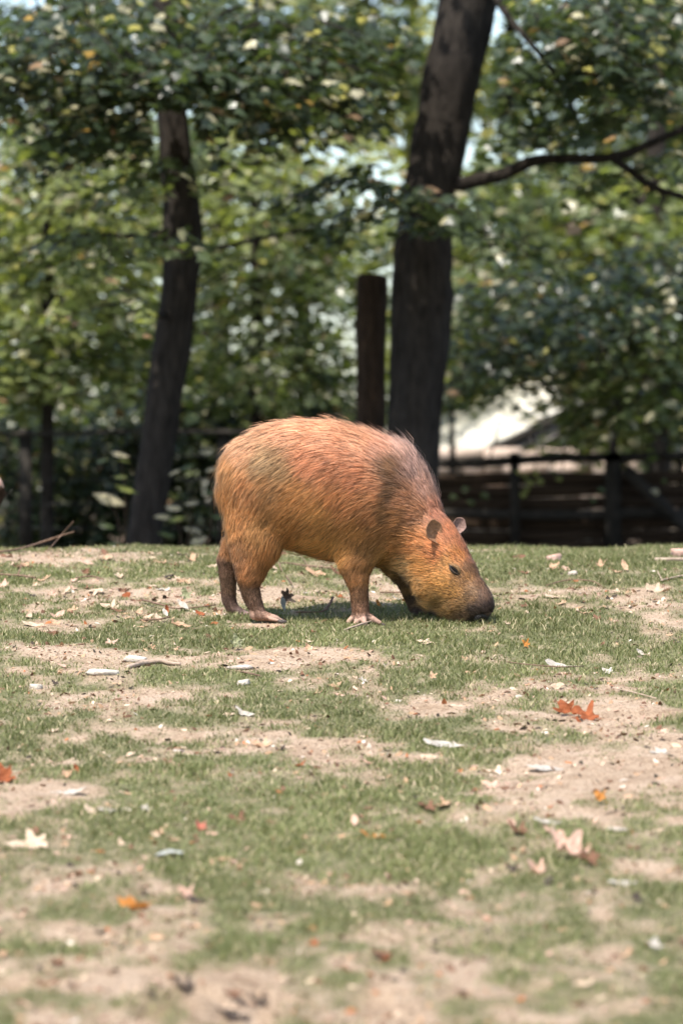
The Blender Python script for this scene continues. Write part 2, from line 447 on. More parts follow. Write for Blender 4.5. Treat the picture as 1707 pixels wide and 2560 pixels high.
def ell_field(shape, org, h, ells):
    """min over ellipsoids of an approximate distance, on a grid"""
    Fd = np.full(shape, 9.0, np.float32)
    for (X_, Y_, r, y, ky, tw) in ells:
        c = cw(X_, Y_, y); r = (r - (14 if r > 140 else 6 if r > 90 else 2)) * CR
        Lx = LB * (1 - tw) + LH * tw; Lx = Lx / np.linalg.norm(Lx)
        R = r * max(1, ky) + 0.05
        lo = np.maximum(np.floor((c - R - org) / h).astype(int), 0)
        hi = np.minimum(np.ceil((c + R - org) / h).astype(int) + 1, shape)
        if (hi <= lo).any(): continue
        gx_ = (org[0] + np.arange(lo[0], hi[0]) * h - c[0])[:, None, None]
        gy_ = (org[1] + np.arange(lo[1], hi[1]) * h - c[1])[None, :, None]
        gz_ = (org[2] + np.arange(lo[2], hi[2]) * h - c[2])[None, None, :]
        dl = gx_ * Lx[0] + gy_ * Lx[1] + gz_ * Lx[2]
        d2 = gx_ ** 2 + gy_ ** 2 + gz_ ** 2 - dl ** 2
        k0 = np.sqrt(d2 / r ** 2 + dl ** 2 / (ky * r) ** 2 + 1e-12)
        k1 = np.sqrt(d2 / r ** 4 + dl ** 2 / (ky * r) ** 4 + 1e-12)
        d = k0 * (k0 - 1) / k1
        s = (slice(lo[0], hi[0]), slice(lo[1], hi[1]), slice(lo[2], hi[2]))
        Fd[s] = np.minimum(Fd[s], d.astype(np.float32))
    return Fd

def smin(a, b, k):
    hh = np.clip(0.5 + 0.5 * (b - a) / k, 0, 1)
    return b * (1 - hh) + a * hh - k * hh * (1 - hh)

def surface_nets(Fd, org, h):
    nx_, ny_, nz_ = Fd.shape
    s = Fd < 0
    c8 = [Fd[i:nx_ - 1 + i, j:ny_ - 1 + j, k:nz_ - 1 + k] for i in (0, 1) for j in (0, 1) for k in (0, 1)]
    off = [(i, j, k) for i in (0, 1) for j in (0, 1) for k in (0, 1)]
    neg = sum((c < 0).astype(np.int8) for c in c8)
    act = (neg > 0) & (neg < 8)
    ids = np.full(act.shape, -1, np.int64)
    I = np.argwhere(act); ids[act] = np.arange(len(I))
    vals = np.stack([c[act] for c in c8], 1).astype(float)
    acc = np.zeros((len(I), 3)); cnt = np.zeros(len(I))
    for a in range(8):
        for b in range(a + 1, 8):
            if sum(abs(off[a][q] - off[b][q]) for q in range(3)) != 1: continue
            va, vb = vals[:, a], vals[:, b]
            m = (va < 0) != (vb < 0)
            t = np.where(m, va / np.where(m, va - vb, 1), 0)
            p = np.array(off[a])[None] + (np.array(off[b]) - np.array(off[a]))[None] * t[:, None]
            acc += np.where(m[:, None], p, 0); cnt += m
    V = org + (I + acc / cnt[:, None]) * h
    Q = []
    for ax in range(3):
        sl0 = [slice(None)] * 3; sl1 = [slice(None)] * 3
        sl0[ax] = slice(0, -1); sl1[ax] = slice(1, None)
        a, b = s[tuple(sl0)], s[tuple(sl1)]
        e = np.argwhere(a != b)
        o1, o2 = [q for q in range(3) if q != ax]
        ok = (e[:, o1] > 0) & (e[:, o2] > 0) & (e[:, o1] < Fd.shape[o1] - 1) & (e[:, o2] < Fd.shape[o2] - 1)
        e = e[ok]
        flip = a[tuple(e.T)]
        def cid(d1, d2):
            q = e.copy(); q[:, o1] -= d1; q[:, o2] -= d2
            return ids[tuple(q.T)]
        q = np.stack([cid(1, 1), cid(0, 1), cid(0, 0), cid(1, 0)], 1)
        if ax == 1: flip = ~flip
        q[~flip] = q[~flip][:, ::-1]
        Q.append(q)
    return V, np.concatenate(Q)

h = 0.0052
org = np.array([-0.47, -0.24, -0.035]); top = np.array([0.47, 0.24, 0.66])
shape = tuple(np.ceil((top - org) / h).astype(int))
Fb = ell_field(shape, org, h, torso)
Fb = smin(Fb, ell_field(shape, org, h, neck), 0.05)
Fh = smin(ell_field(shape, org, h, head), ell_field(shape, org, h, jaw), 0.025)
Fh = smin(Fh, ell_field(shape, org, h, cheek), 0.03)
Fb = smin(Fb, Fh, 0.03)
for grp in (hind_near, hind_far, fore_near, fore_far):
    fl = None
    for c_ in grp:
        f_ = ell_field(shape, org, h, c_)
        fl = f_ if fl is None else smin(fl, f_, 0.007)
    Fb = smin(Fb, fl, 0.028)
# eye hollow, set by where the photograph shows the eye on the flank of the head
BV, BQ = surface_nets(Fb, org, h)
tmp = BVHTree.FromPolygons([tuple(v) for v in BV], [tuple(q) for q in BQ])
def on_body(X_, Y_):
    p = cw(X_, Y_, 0)
    d = Vector(p - CAM).normalized()
    hit = tmp.ray_cast(Vector(CAM), d)
    return np.array(hit[0]), np.array(hit[1])
eye_p, eye_n = on_body(1247, 832)
ear_p, ear_n = on_body(1165, 676)
nose_c = cw(1372, 1050, -.098)
axis_pt = cw(1215, 885, -.054)
def mirror(p, direction=False):
    p = np.asarray(p, float)
    return p - 2 * np.dot(p - (0 if direction else axis_pt), LH) * LH
# relax the skin a little
def relax(V, Q, it=2):
    for _ in range(it):
        S = np.zeros_like(V); c = np.zeros(len(V))
        for a in range(4):
            for b in (1, 3):
                np.add.at(S, Q[:, a], V[Q[:, (a + b) % 4]]); np.add.at(c, Q[:, a], 1)
        V = V * 0.5 + 0.5 * S / c[:, None]
    return V
BV = relax(BV, BQ, 2)
fn = np.cross(BV[BQ[:, 2]] - BV[BQ[:, 0]], BV[BQ[:, 3]] - BV[BQ[:, 1]])
VN = np.zeros_like(BV)
for a in range(4): np.add.at(VN, BQ[:, a], fn)
VN /= np.linalg.norm(VN, axis=1)[:, None] + 1e-12
if np.mean(np.einsum('ij,ij->i', VN, BV - BV.mean(0))) < 0:
    VN = -VN; BQ = BQ[:, ::-1]

def idw(X_, Y_, pts, vals, power=3.0):
    pts = np.asarray(pts, float); vals = np.asarray(vals, float)
    d2 = (X_[:, None] - pts[None, :, 0]) ** 2 + (Y_[:, None] - pts[None, :, 1]) ** 2 + 200.0
    w = d2 ** (-power / 2)
    return (w @ vals) / w.sum(1)[:, None]

FUR_COL = [  # crop X, Y, sRGB of the coat there, shade of the shoulder parting included
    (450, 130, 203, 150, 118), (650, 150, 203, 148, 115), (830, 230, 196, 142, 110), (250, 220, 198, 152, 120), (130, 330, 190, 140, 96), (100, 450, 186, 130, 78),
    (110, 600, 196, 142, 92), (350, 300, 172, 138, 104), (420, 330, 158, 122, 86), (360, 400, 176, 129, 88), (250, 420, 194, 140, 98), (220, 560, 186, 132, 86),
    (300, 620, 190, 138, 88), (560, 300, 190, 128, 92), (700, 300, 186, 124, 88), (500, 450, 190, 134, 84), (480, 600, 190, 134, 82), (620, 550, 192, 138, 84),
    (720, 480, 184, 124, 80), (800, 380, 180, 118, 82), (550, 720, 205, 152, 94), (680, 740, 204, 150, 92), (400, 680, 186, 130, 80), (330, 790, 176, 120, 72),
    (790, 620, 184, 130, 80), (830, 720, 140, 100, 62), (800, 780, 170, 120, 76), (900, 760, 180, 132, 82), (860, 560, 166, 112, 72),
    (950, 370, 118, 82, 54), (960, 460, 106, 73, 45), (925, 540, 122, 85, 53), (1010, 500, 176, 122, 88), (1000, 560, 172, 118, 76), (880, 620, 160, 112, 70), (880, 420, 182, 124, 88), (860, 480, 184, 126, 84), (1060, 560, 164, 112, 78),  # dark shoulder band: shade of the parting fur put into the strand colour
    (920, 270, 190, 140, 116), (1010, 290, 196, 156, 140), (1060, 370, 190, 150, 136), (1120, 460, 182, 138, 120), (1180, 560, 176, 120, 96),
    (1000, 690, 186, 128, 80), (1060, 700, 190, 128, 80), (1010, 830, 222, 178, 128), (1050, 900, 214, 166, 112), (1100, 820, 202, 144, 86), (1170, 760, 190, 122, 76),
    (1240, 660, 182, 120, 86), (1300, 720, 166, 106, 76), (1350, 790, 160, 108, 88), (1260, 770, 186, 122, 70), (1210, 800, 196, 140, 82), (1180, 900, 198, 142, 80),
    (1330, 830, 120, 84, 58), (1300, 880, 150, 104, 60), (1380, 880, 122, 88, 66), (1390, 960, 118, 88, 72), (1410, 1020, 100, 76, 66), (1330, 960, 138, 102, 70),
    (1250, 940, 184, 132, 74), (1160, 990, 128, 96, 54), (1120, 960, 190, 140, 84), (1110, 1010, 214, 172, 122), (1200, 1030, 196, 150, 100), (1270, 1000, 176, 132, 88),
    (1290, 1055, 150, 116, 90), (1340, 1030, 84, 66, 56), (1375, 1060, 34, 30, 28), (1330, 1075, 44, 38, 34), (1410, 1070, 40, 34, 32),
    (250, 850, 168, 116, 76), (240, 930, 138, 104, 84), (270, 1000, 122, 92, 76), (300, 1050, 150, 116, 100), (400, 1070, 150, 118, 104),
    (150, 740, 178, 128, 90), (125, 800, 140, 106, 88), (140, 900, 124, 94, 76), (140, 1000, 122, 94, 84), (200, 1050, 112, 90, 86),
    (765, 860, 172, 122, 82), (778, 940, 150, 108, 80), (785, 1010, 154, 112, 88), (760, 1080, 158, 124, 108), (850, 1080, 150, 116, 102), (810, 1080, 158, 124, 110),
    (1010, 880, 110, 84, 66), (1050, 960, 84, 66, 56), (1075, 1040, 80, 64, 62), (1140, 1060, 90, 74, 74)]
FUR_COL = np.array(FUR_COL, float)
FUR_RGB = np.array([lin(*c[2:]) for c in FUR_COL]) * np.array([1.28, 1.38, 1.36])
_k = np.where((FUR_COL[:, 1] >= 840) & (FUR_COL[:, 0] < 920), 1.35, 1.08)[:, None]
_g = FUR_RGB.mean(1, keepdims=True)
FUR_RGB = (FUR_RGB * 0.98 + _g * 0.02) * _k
FUR_DIR = [(500, 110, -1, .05), (750, 160, -1, -.05), (300, 180, -.95, .35), (150, 300, -.6, .8), (90, 450, -.25, 1), (120, 620, .0, 1), (350, 350, -.85, .5),
    (300, 550, -.6, .8), (250, 720, -.35, .95), (300, 820, -.3, .95), (250, 900, .05, 1), (280, 1000, .2, 1), (500, 400, -.88, .5), (480, 620, -.72, .7),
    (650, 480, -.82, .6), (650, 300, -.97, .25), (560, 720, -.85, .5), (680, 700, -.62, .8), (800, 400, -.92, .3), (820, 560, -.8, .55), (800, 700, -.6, .8),
    (780, 850, -.1, 1), (780, 960, .05, 1), (900, 250, -.97, -.2), (980, 260, -.7, -.7), (1040, 330, -.6, -.8), (1110, 430, -.6, -.8), (1170, 530, -.7, -.7),
    (930, 420, -.95, .1), (940, 560, -.95, .25), (900, 700, -.85, .5), (1030, 600, -1, -.05), (1020, 740, -.98, .15), (1000, 830, -.95, .3), (1120, 700, -.95, -.25),
    (1100, 850, -1, .1), (1200, 620, -.7, -.7), (1280, 720, -.55, -.85), (1350, 830, -.45, -.9), (1400, 950, -.3, -.95), (1220, 780, -.9, -.5), (1200, 900, -1, -.1),
    (1300, 930, -.85, -.5), (1340, 1010, -.8, -.4), (1200, 1020, -1, .1), (1080, 960, -.95, .3), (140, 760, -.3, 1), (130, 900, .05, 1), (1030, 930, .2, 1)]
FUR_DIR = np.array(FUR_DIR, float)
FUR_LEN = [(500, 150, .040), (150, 350, .034), (100, 600, .036), (350, 350, .034), (600, 500, .038), (800, 500, .036), (600, 740, .034), (400, 700, .034), (300, 800, .026),
    (250, 870, .015), (250, 950, .009), (290, 1050, .003), (400, 1070, .002), (780, 760, .026), (775, 850, .016), (780, 940, .011), (785, 1020, .006), (800, 1080, .002),
    (720, 1080, .002), (880, 1085, .002), (950, 300, .044), (1040, 330, .046), (1120, 450, .036), (1000, 560, .038), (1000, 750, .034), (1020, 850, .034), (1080, 920, .026),
    (1100, 750, .026), (1190, 640, .020), (1290, 720, .013), (1370, 850, .010), (1410, 980, .011), (1200, 850, .014), (1300, 920, .010), (1340, 1000, .011), (1370, 1060, .005),
    (1120, 1000, .020), (1220, 1030, .013), (140, 740, .018), (125, 800, .007), (140, 900, .007), (170, 1040, .003), (240, 1060, .002), (1010, 880, .013), (1050, 960, .008), (1100, 1050, .003)]
FUR_LEN = np.array(FUR_LEN, float)
def crop_xy(V):
    return (V[:, 0] * 850 + CX - 500) * KC, ((CAM[2] - V[:, 2]) * 850 + CY - 1000) * KC

vX, vY = crop_xy(BV)
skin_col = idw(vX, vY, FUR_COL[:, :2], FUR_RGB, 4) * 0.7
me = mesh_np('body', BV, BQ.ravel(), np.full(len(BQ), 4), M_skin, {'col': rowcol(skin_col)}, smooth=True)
capy = empty('capybara', (0.0, 0.0, 0.0), 'golden brown capybara grazing with its muzzle down in the grass', 'capybara')
body = child('body', me, capy)

def frame(z, x):
    z = np.asarray(z, float) / np.linalg.norm(z)
    x = np.asarray(x, float); x = x - z * np.dot(x, z); x /= np.linalg.norm(x)
    return x, np.cross(z, x), z
eye_dir = cw(1278, 858) - cw(1212, 795)
eye_fr = frame(eye_n, eye_dir)

def make_fur():
    tri = np.concatenate([BQ[:, [0, 1, 2]], BQ[:, [0, 2, 3]]])
    A, B_, C_ = BV[tri[:, 0]], BV[tri[:, 1]], BV[tri[:, 2]]
    cen = (A + B_ + C_) / 3
    area = 0.5 * np.linalg.norm(np.cross(B_ - A, C_ - A), axis=1)
    tn = VN[tri].mean(1)
    cX, cY = crop_xy(cen)
    ln = idw(cX, cY, FUR_LEN[:, :2], FUR_LEN[:, 2:3], 4)[:, 0]
    w = area * np.clip(0.034 / ln, 1, 3.6) * np.where(tn[:, 1] > 0.35, 0.3, 1.0) * (ln > 0.0028)
    n = 250000
    cum = np.cumsum(w); f = np.searchsorted(cum, rng.random(n) * cum[-1])
    f = np.clip(f, 0, len(tri) - 1)
    u, v = rng.random(n), rng.random(n)
    m = u + v > 1; u[m], v[m] = 1 - u[m], 1 - v[m]
    wt = np.stack([1 - u - v, u, v], 1)
    p = np.einsum('ij,ijk->ik', wt, BV[tri[f]])
    nn = np.einsum('ij,ijk->ik', wt, VN[tri[f]]); nn /= np.linalg.norm(nn, axis=1)[:, None]
    clear = np.ones(n, bool)
    for q_, r_ in ((eye_p, 0.0165), (mirror(eye_p), 0.0165), (ear_p + np.array([-.004, 0, .008]), 0.014), (ear_p + np.array([-.009, 0, .022]), 0.012), (cw(1262, 648, 0.045), 0.016), (nose_c, 0.030)):
        dv = p - q_
        if r_ == 0.0165: dv = dv + np.outer(dv @ (eye_fr[1]), eye_fr[1]) * 0.9
        clear &= np.linalg.norm(dv, axis=1) > r_ 
    p, nn = p[clear], nn[clear]; n = len(p)
    pX, pY = crop_xy(p)
    L = idw(pX, pY, FUR_LEN[:, :2], FUR_LEN[:, 2:3], 4)[:, 0]
    d2 = idw(pX, pY, FUR_DIR[:, :2], FUR_DIR[:, 2:], 3)
    # slow swirls so that the coat parts and overlaps
    sw = 0.24 * fbm(p[:, 0] * 8, p[:, 1] * 8, p[:, 2] * 8, 2, 51)
    ca, sa = np.cos(sw), np.sin(sw)
    d2 = np.stack([d2[:, 0] * ca - d2[:, 1] * sa, d2[:, 0] * sa + d2[:, 1] * ca], 1)
    t = np.stack([d2[:, 0], np.zeros(n), -d2[:, 1]], 1)
    t -= nn * np.einsum('ij,ij->i', t, nn)[:, None]
    bad = np.linalg.norm(t, axis=1) < 0.15
    t[bad] += np.array([-0.4, 0, -0.2])
    t += rng.normal(0, 0.10, t.shape)
    t -= nn * np.einsum('ij,ij->i', t, nn)[:, None]
    t /= np.linalg.norm(t, axis=1)[:, None] + 1e-9
    scruff = np.exp(-(((pX - 1030) / 110) ** 2 + ((pY - 300) / 110) ** 2))
    back = sstep(0.5, 0.95, nn[:, 2])
    lift = 0.17 + 0.17 * rng.random(n) + 0.6 * scruff + 0.03 * back
    L = L * (0.7 + 0.75 * rng.random(n)) * np.where(rng.random(n) < 0.04, 1.35, 1.0)
    guard = rng.random(n) < 0.025
    lift = np.where(guard, lift + 0.3, lift); L = np.where(guard, L * 1.2, L)
    # clumping: tips lean towards the tip of a guide strand
    ng = 16000
    g = rng.choice(n, ng, replace=False)
    kd = KDTree(ng)
    for i_, gi in enumerate(g): kd.insert(p[gi], i_)
    kd.balance()
    near = np.array([kd.find(q)[1] for q in p])
    tip = p + L[:, None] * (t + nn * (lift * 0.55)[:, None])
    mid = p + L[:, None] * 0.5 * (t * 0.9 + nn * lift[:, None])
    gt = tip[g][near]; gm = mid[g][near]
    near_ok = (np.linalg.norm(gt - tip, axis=1) < 0.016)[:, None]
    kc = 0.42
    tip = np.where(near_ok, tip * (1 - kc) + gt * kc, tip)
    mid = np.where(near_ok, mid * (1 - kc * 0.35) + gm * kc * 0.35, mid)
    width = np.clip(0.00042 + L * 0.008, 0.0004, 0.00066) * (0.8 + 0.5 * rng.random(n)) * np.where(L < 0.016, 1.45, 1.0)
    side = np.cross(t, nn); rot = rng.normal(0, 0.6, n)
    side = side * np.cos(rot)[:, None] + nn * np.sin(rot)[:, None]
    V = np.zeros((n, 5, 3))
    V[:, 0] = p - side * width[:, None] - nn * 0.001; V[:, 1] = p + side * width[:, None] - nn * 0.001
    V[:, 2] = mid - side * width[:, None] * .85; V[:, 3] = mid + side * width[:, None] * .85
    V[:, 4] = tip
    base = (np.arange(n) * 5)[:, None]
    faces = np.concatenate([base + np.array([0, 1, 3, 2]), base + np.array([2, 3, 4])], 1).ravel()
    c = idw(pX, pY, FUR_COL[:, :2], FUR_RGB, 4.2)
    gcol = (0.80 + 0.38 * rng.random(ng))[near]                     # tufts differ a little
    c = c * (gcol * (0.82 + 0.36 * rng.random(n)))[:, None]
    dark = rng.random(n) < 0.15
    dark |= (L < 0.016) & (rng.random(n) < 0.22)
    c[dark] *= 0.38
    pale = rng.random(n) < 0.10
    c[pale] = c[pale] * 1.15 + 0.03
    streak = sstep(0.25, 0.75, fbm(p[:, 0] * 14 + p[:, 2] * 6, p[:, 1] * 10, p[:, 2] * 22 - p[:, 0] * 10, 3, 61))
    c *= (1 - 0.22 * streak)[:, None]
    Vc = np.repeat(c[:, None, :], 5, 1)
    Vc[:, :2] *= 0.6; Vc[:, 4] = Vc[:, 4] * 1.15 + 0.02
    sn = nn + 0.30 * t + rng.normal(0, 0.12, nn.shape)
    sn /= np.linalg.norm(sn, axis=1)[:, None]
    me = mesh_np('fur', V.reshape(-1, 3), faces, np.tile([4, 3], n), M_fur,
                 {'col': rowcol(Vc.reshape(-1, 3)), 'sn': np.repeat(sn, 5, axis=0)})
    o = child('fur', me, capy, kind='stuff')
make_fur()

M_eye, _, _, _, B = newmat('eye_dark')
B.inputs['Base Color'].default_value = (0.006, 0.005, 0.004, 1); B.inputs['Roughness'].default_value = 0.3; B.inputs['Specular IOR Level'].default_value = 0.25
M_nose = mat_noise('nose_leather', (0.008, 0.007, 0.007), (0.028, 0.024, 0.023), scale=120, rough=0.55, spec=0.35, bump=0.5, bscale=260)
M_lid = mat_noise('eyelid', (0.012, 0.009, 0.007), (0.05, 0.033, 0.02), scale=160, rough=0.7, spec=0.3, bump=0.3)
M_lid2 = mat_noise('brow', (0.13, 0.075, 0.035), (0.32, 0.19, 0.09), scale=160, rough=0.8, spec=0.2, bump=0.5)
M_ear = mat_noise('ear_skin', (0.20, 0.10, 0.05), (0.42, 0.22, 0.115), scale=90, rough=0.7, spec=0.25, bump=0.4, transl=0.15)
M_ear_in = mat_noise('ear_inside', (0.16, 0.095, 0.075), (0.38, 0.25, 0.21), scale=80, rough=0.75, spec=0.2, bump=0.3, transl=0.15)
M_claw = mat_noise('claw', (0.03, 0.024, 0.02), (0.08, 0.06, 0.05), scale=60, rough=0.5, spec=0.35)

def ellipsoid(c, fr, rad, n=14, m=20, fn=None):
    x, y, z = fr
    V, Fc = [], []
    for i in range(n + 1):
        th = math.pi * i / n
        for j in range(m):
            ph = 2 * math.pi * j / m
            u = np.array([math.sin(th) * math.cos(ph), math.sin(th) * math.sin(ph), math.cos(th)])
            if fn: u = fn(u)
            V.append(c + x * u[0] * rad[0] + y * u[1] * rad[1] + z * u[2] * rad[2])
    for i in range(n):
        for j in range(m):
            Fc.append((i * m + j, (i + 1) * m + j, (i + 1) * m + (j + 1) % m, i * m + (j + 1) % m))
    return np.array(V), np.array(Fc)

def quadmesh(name, V, Fc, mat, smooth=True, mi=None):
    Fc = np.asarray(Fc)
    return mesh_np(name, np.asarray(V), Fc.ravel(), np.full(len(Fc), Fc.shape[1]), mat, smooth=smooth, mat_index=mi)

for k, (p, n_, dx) in enumerate([(eye_p, eye_n, eye_dir), (mirror(eye_p), mirror(eye_n, True), mirror(eye_dir, True))]):
    n_ = n_ / np.linalg.norm(n_)
    fr = frame(n_, dx)
    V, Fc = ellipsoid(p - n_ * 0.004, fr, (0.0250, 0.0088, 0.0100), fn=lambda u: np.array([u[0], u[1] * (0.22 + 0.78 * (max(0, u[0] * .5 + .5)) ** .7), u[2]]))
    e = child('eye', quadmesh('eye', V, Fc, M_eye), capy)
    sgn = 1 if np.dot(fr[1], [0, 0, 1]) > 0 else -1
    # eyelids: two rounded folds along the upper and lower edge of the eye
    for s_, rr in ((1, 0.0062), (-1, 0.0042)):
        pts = []
        for t in np.linspace(-1, 1, 13):
            q = p + fr[0] * t * 0.0215 + fr[1] * sgn * s_ * (0.0082 * (1 - t * t) + 0.0008) + n_ * (0.0052 * (1 - t * t) - 0.001)
            pts.append(q)
        V, Fc = [], []
        for i, q in enumerate(pts):
            r_ = rr * math.sqrt(max(0.06, 1 - np.linspace(-1, 1, 13)[i] ** 2))
            for j in range(8):
                a = 2 * math.pi * j / 8
                V.append(q + fr[1] * math.cos(a) * r_ + n_ * math.sin(a) * r_)
        for i in range(12):
            for j in range(8):
                Fc.append((i * 8 + j, i * 8 + (j + 1) % 8, (i + 1) * 8 + (j + 1) % 8, (i + 1) * 8 + j))
        o = link('eyelid', quadmesh('eyelid', V, Fc, M_lid2 if s_ > 0 else M_lid), e)

# nose pad with two nostrils at the tip of the muzzle
hx = cw(1340, 1000, -.088) - cw(1165, 810, -.042); hx /= np.linalg.norm(hx)
fr = frame(hx, LH)
def nose_shape(u):
    q = u.copy()
    for sx in (-1, 1):
        d = (q[0] - sx * 0.5) ** 2 + (q[1] - 0.05) ** 2
        q = q * (1 - 0.35 * math.exp(-d / 0.05) * (1 if u[2] > 0 else 0))
    return q
V, Fc = ellipsoid(nose_c, fr, (0.036, 0.027, 0.022), 20, 28, nose_shape)
child('nose', quadmesh('nose', V, Fc, M_nose), capy)

def ear(base, up, face, hgt, wid, name='ear'):
    """a thick rounded cup: inside and outside skins joined by a rim"""
    up, fy, z = frame(up, face)[2], None, None
    fz = np.asarray(face, float); fz = fz - up * np.dot(fz, up); fz /= np.linalg.norm(fz)
    sx = np.cross(up, fz)
    V, Fc, mi = [], [], []
    R, Sg = 9, 26
    for layer in (0, 1):
        for i in range(R + 1):
            rho = i / R
            for j in range(Sg):
                a = 2 * math.pi * j / Sg
                ox = math.cos(a) * (0.5 + 0.06 * math.sin(a)) * wid
                oz = (math.sin(a) * 0.5 + 0.42) * hgt
                if math.sin(a) < 0: ox *= 1 + 0.28 * math.sin(a)
                cxz = 0.30 * hgt
                px_ = ox * rho; pz_ = cxz + (oz - cxz) * rho
                wob = 0.0012 * math.sin(5 * a + 1.3) * rho
                dep = -0.011 * (1 - rho ** 2) - 0.004 * (pz_ / hgt)
                th = 0.0018 + 0.0022 * (1 - rho) if layer else -0.0
                V.append(base + sx * (px_ + wob) + up * (pz_ + wob) + fz * (dep - th))
    def vid(l, i, j): return l * (R + 1) * Sg + i * Sg + j % Sg
    for l in (0, 1):
        for i in range(R):
            for j in range(Sg):
                q = (vid(l, i, j), vid(l, i + 1, j), vid(l, i + 1, j + 1), vid(l, i, j + 1))
                Fc.append(q if l == 0 else q[::-1]); mi.append(0 if l == 0 else 1)
    for j in range(Sg):
        Fc.append((vid(0, R, j), vid(1, R, j), vid(1, R, j + 1), vid(0, R, j + 1))); mi.append(1)
    return np.array(V), Fc, mi
V, Fc, mi = ear(ear_p + ear_n * 0.008 + np.array([0.003, 0.0, -0.012]), np.array([-0.36, -0.36, 0.88]), np.array([0.62, -0.76, 0.16]), 0.074, 0.066)
e1 = child('ear', quadmesh('ear', V, Fc, [M_ear, M_ear], mi=mi), capy)
fb = cw(1262, 652, 0.045)
V, Fc, mi = ear(fb, np.array([0.30, 0.25, 0.92]), np.array([0.35, -0.90, 0.05]), 0.054, 0.042)
e2 = child('ear', quadmesh('ear', V, Fc, [M_ear_in, M_ear], mi=mi), capy)
e2['label'] = 'pink inner side of the far ear'

# claws on the visible toes
for (X_, Y_, y, dx) in [(722, 1092, -.098, -.3), (757, 1104, -.126, -.1), (812, 1100, -.132, .3), (890, 1096, -.102, 1), (402, 1081, -.140, 1), (416, 1081, -.098, 1), (404, 1077, -.056, 1),
                        (1152, 1064, .06, 1), (1130, 1068, .084, 1)]:
    p = cw(X_, Y_, y); fr = frame(np.array([dx, -0.5 if abs(dx) < .5 else -.1, -0.35]), np.array([0, 1, 0.2]))
    V, Fc = ellipsoid(p, fr, (0.0055, 0.0055, 0.012), 8, 10)
    child('claw', quadmesh('claw', V, Fc, M_claw), capy)

# ------------------------------------------------------------------ tubes for trunks, limbs, twigs, rails
def spline(pts, n):
    pts = np.asarray(pts, float); m = len(pts)
    if m == 2:
        t = np.linspace(0, 1, n)[:, None]; return pts[0] * (1 - t) + pts[1] * t
    out = []
    ext = np.concatenate([[2 * pts[0] - pts[1]], pts, [2 * pts[-1] - pts[-2]]])
    for t in np.linspace(0, m - 1 - 1e-6, n):
        i = int(t); u = t - i
        a, b, c, d = ext[i:i + 4]
        out.append(0.5 * ((2 * b) + (c - a) * u + (2 * a - 5 * b + 4 * c - d) * u ** 2 + (3 * b - a - 3 * c + d) * u ** 3))
    return np.array(out)

def tube(pts, n=24, m=12, rough=0.0, ridge=0.0, seed=0, cap=True):
    """pts: rows of x, y, z, radius"""
    S = spline(pts, n); C, R = S[:, :3], np.abs(S[:, 3])
    T = np.gradient(C, axis=0); T /= np.linalg.norm(T, axis=1)[:, None] + 1e-9
    ref = np.array([0, 1, 0.0]) if abs(T[:, 1]).max() < 0.9 else np.array([0, 0, 1.0])
    A = np.cross(T, ref); A /= np.linalg.norm(A, axis=1)[:, None]
    Bn = np.cross(T, A)
    an = np.linspace(0, 2 * np.pi, m, endpoint=False)
    ca, sa = np.cos(an), np.sin(an)
    dirs = A[:, None] * ca[None, :, None] + Bn[:, None] * sa[None, :, None]
    rr = np.repeat(R[:, None], m, 1)
    ln = np.concatenate([[0], np.cumsum(np.linalg.norm(np.diff(C, axis=0), axis=1))])[:, None]
    if rough: rr = rr * (1 + rough * fbm(ca[None] * 1.5 + 5, sa[None] * 1.5 + 3, ln * 3 / max(R.max() * 8, .02), 3, seed))
    if ridge: rr = rr * (1 - ridge * np.abs(fbm(ca[None] * 5 + 7, sa[None] * 5 + 7, ln * 2.2, 3, seed + 5)))
    V = (C[:, None] + dirs * rr[..., None]).reshape(-1, 3)
    i = np.arange(n - 1)[:, None] * m; j = np.arange(m)[None]
    j2 = (j + 1) % m
    Fq = np.stack([i + j, i + j2, i + m + j2, i + m + j], -1).reshape(-1, 4)
    flat, sizes = Fq.ravel(), np.full(len(Fq), 4)
    if cap:
        flat = np.concatenate([flat, np.arange(m)[::-1], (n - 1) * m + np.arange(m)]); sizes = np.concatenate([sizes, [m, m]])
    return V, flat, sizes

def tube_mesh(name, pts, mat, **kw):
    V, f, sz = tube(pts, **kw)
    return mesh_np(name, V, f, sz, mat, smooth=True)

def join(parts):
    Vs, fs, ss, o = [], [], [], 0
    for V, f, sz in parts:
        Vs.append(V); fs.append(f + o); ss.append(sz); o += len(V)
    return np.concatenate(Vs), np.concatenate(fs), np.concatenate(ss)

def box_vf(c, sx, sy, sz_, rot=None, taper=0.0):
    v = np.array([(x, y, z) for x in (-.5, .5) for y in (-.5, .5) for z in (-.5, .5)]) * np.array([sx, sy, sz_])
    if rot is not None: v = v @ np.array(rot).T
    f = np.array([0, 1, 3, 2, 4, 6, 7, 5, 0, 4, 5, 1, 2, 3, 7, 6, 0, 2, 6, 4, 1, 5, 7, 3])
    return v + np.asarray(c), f, np.full(6, 4)

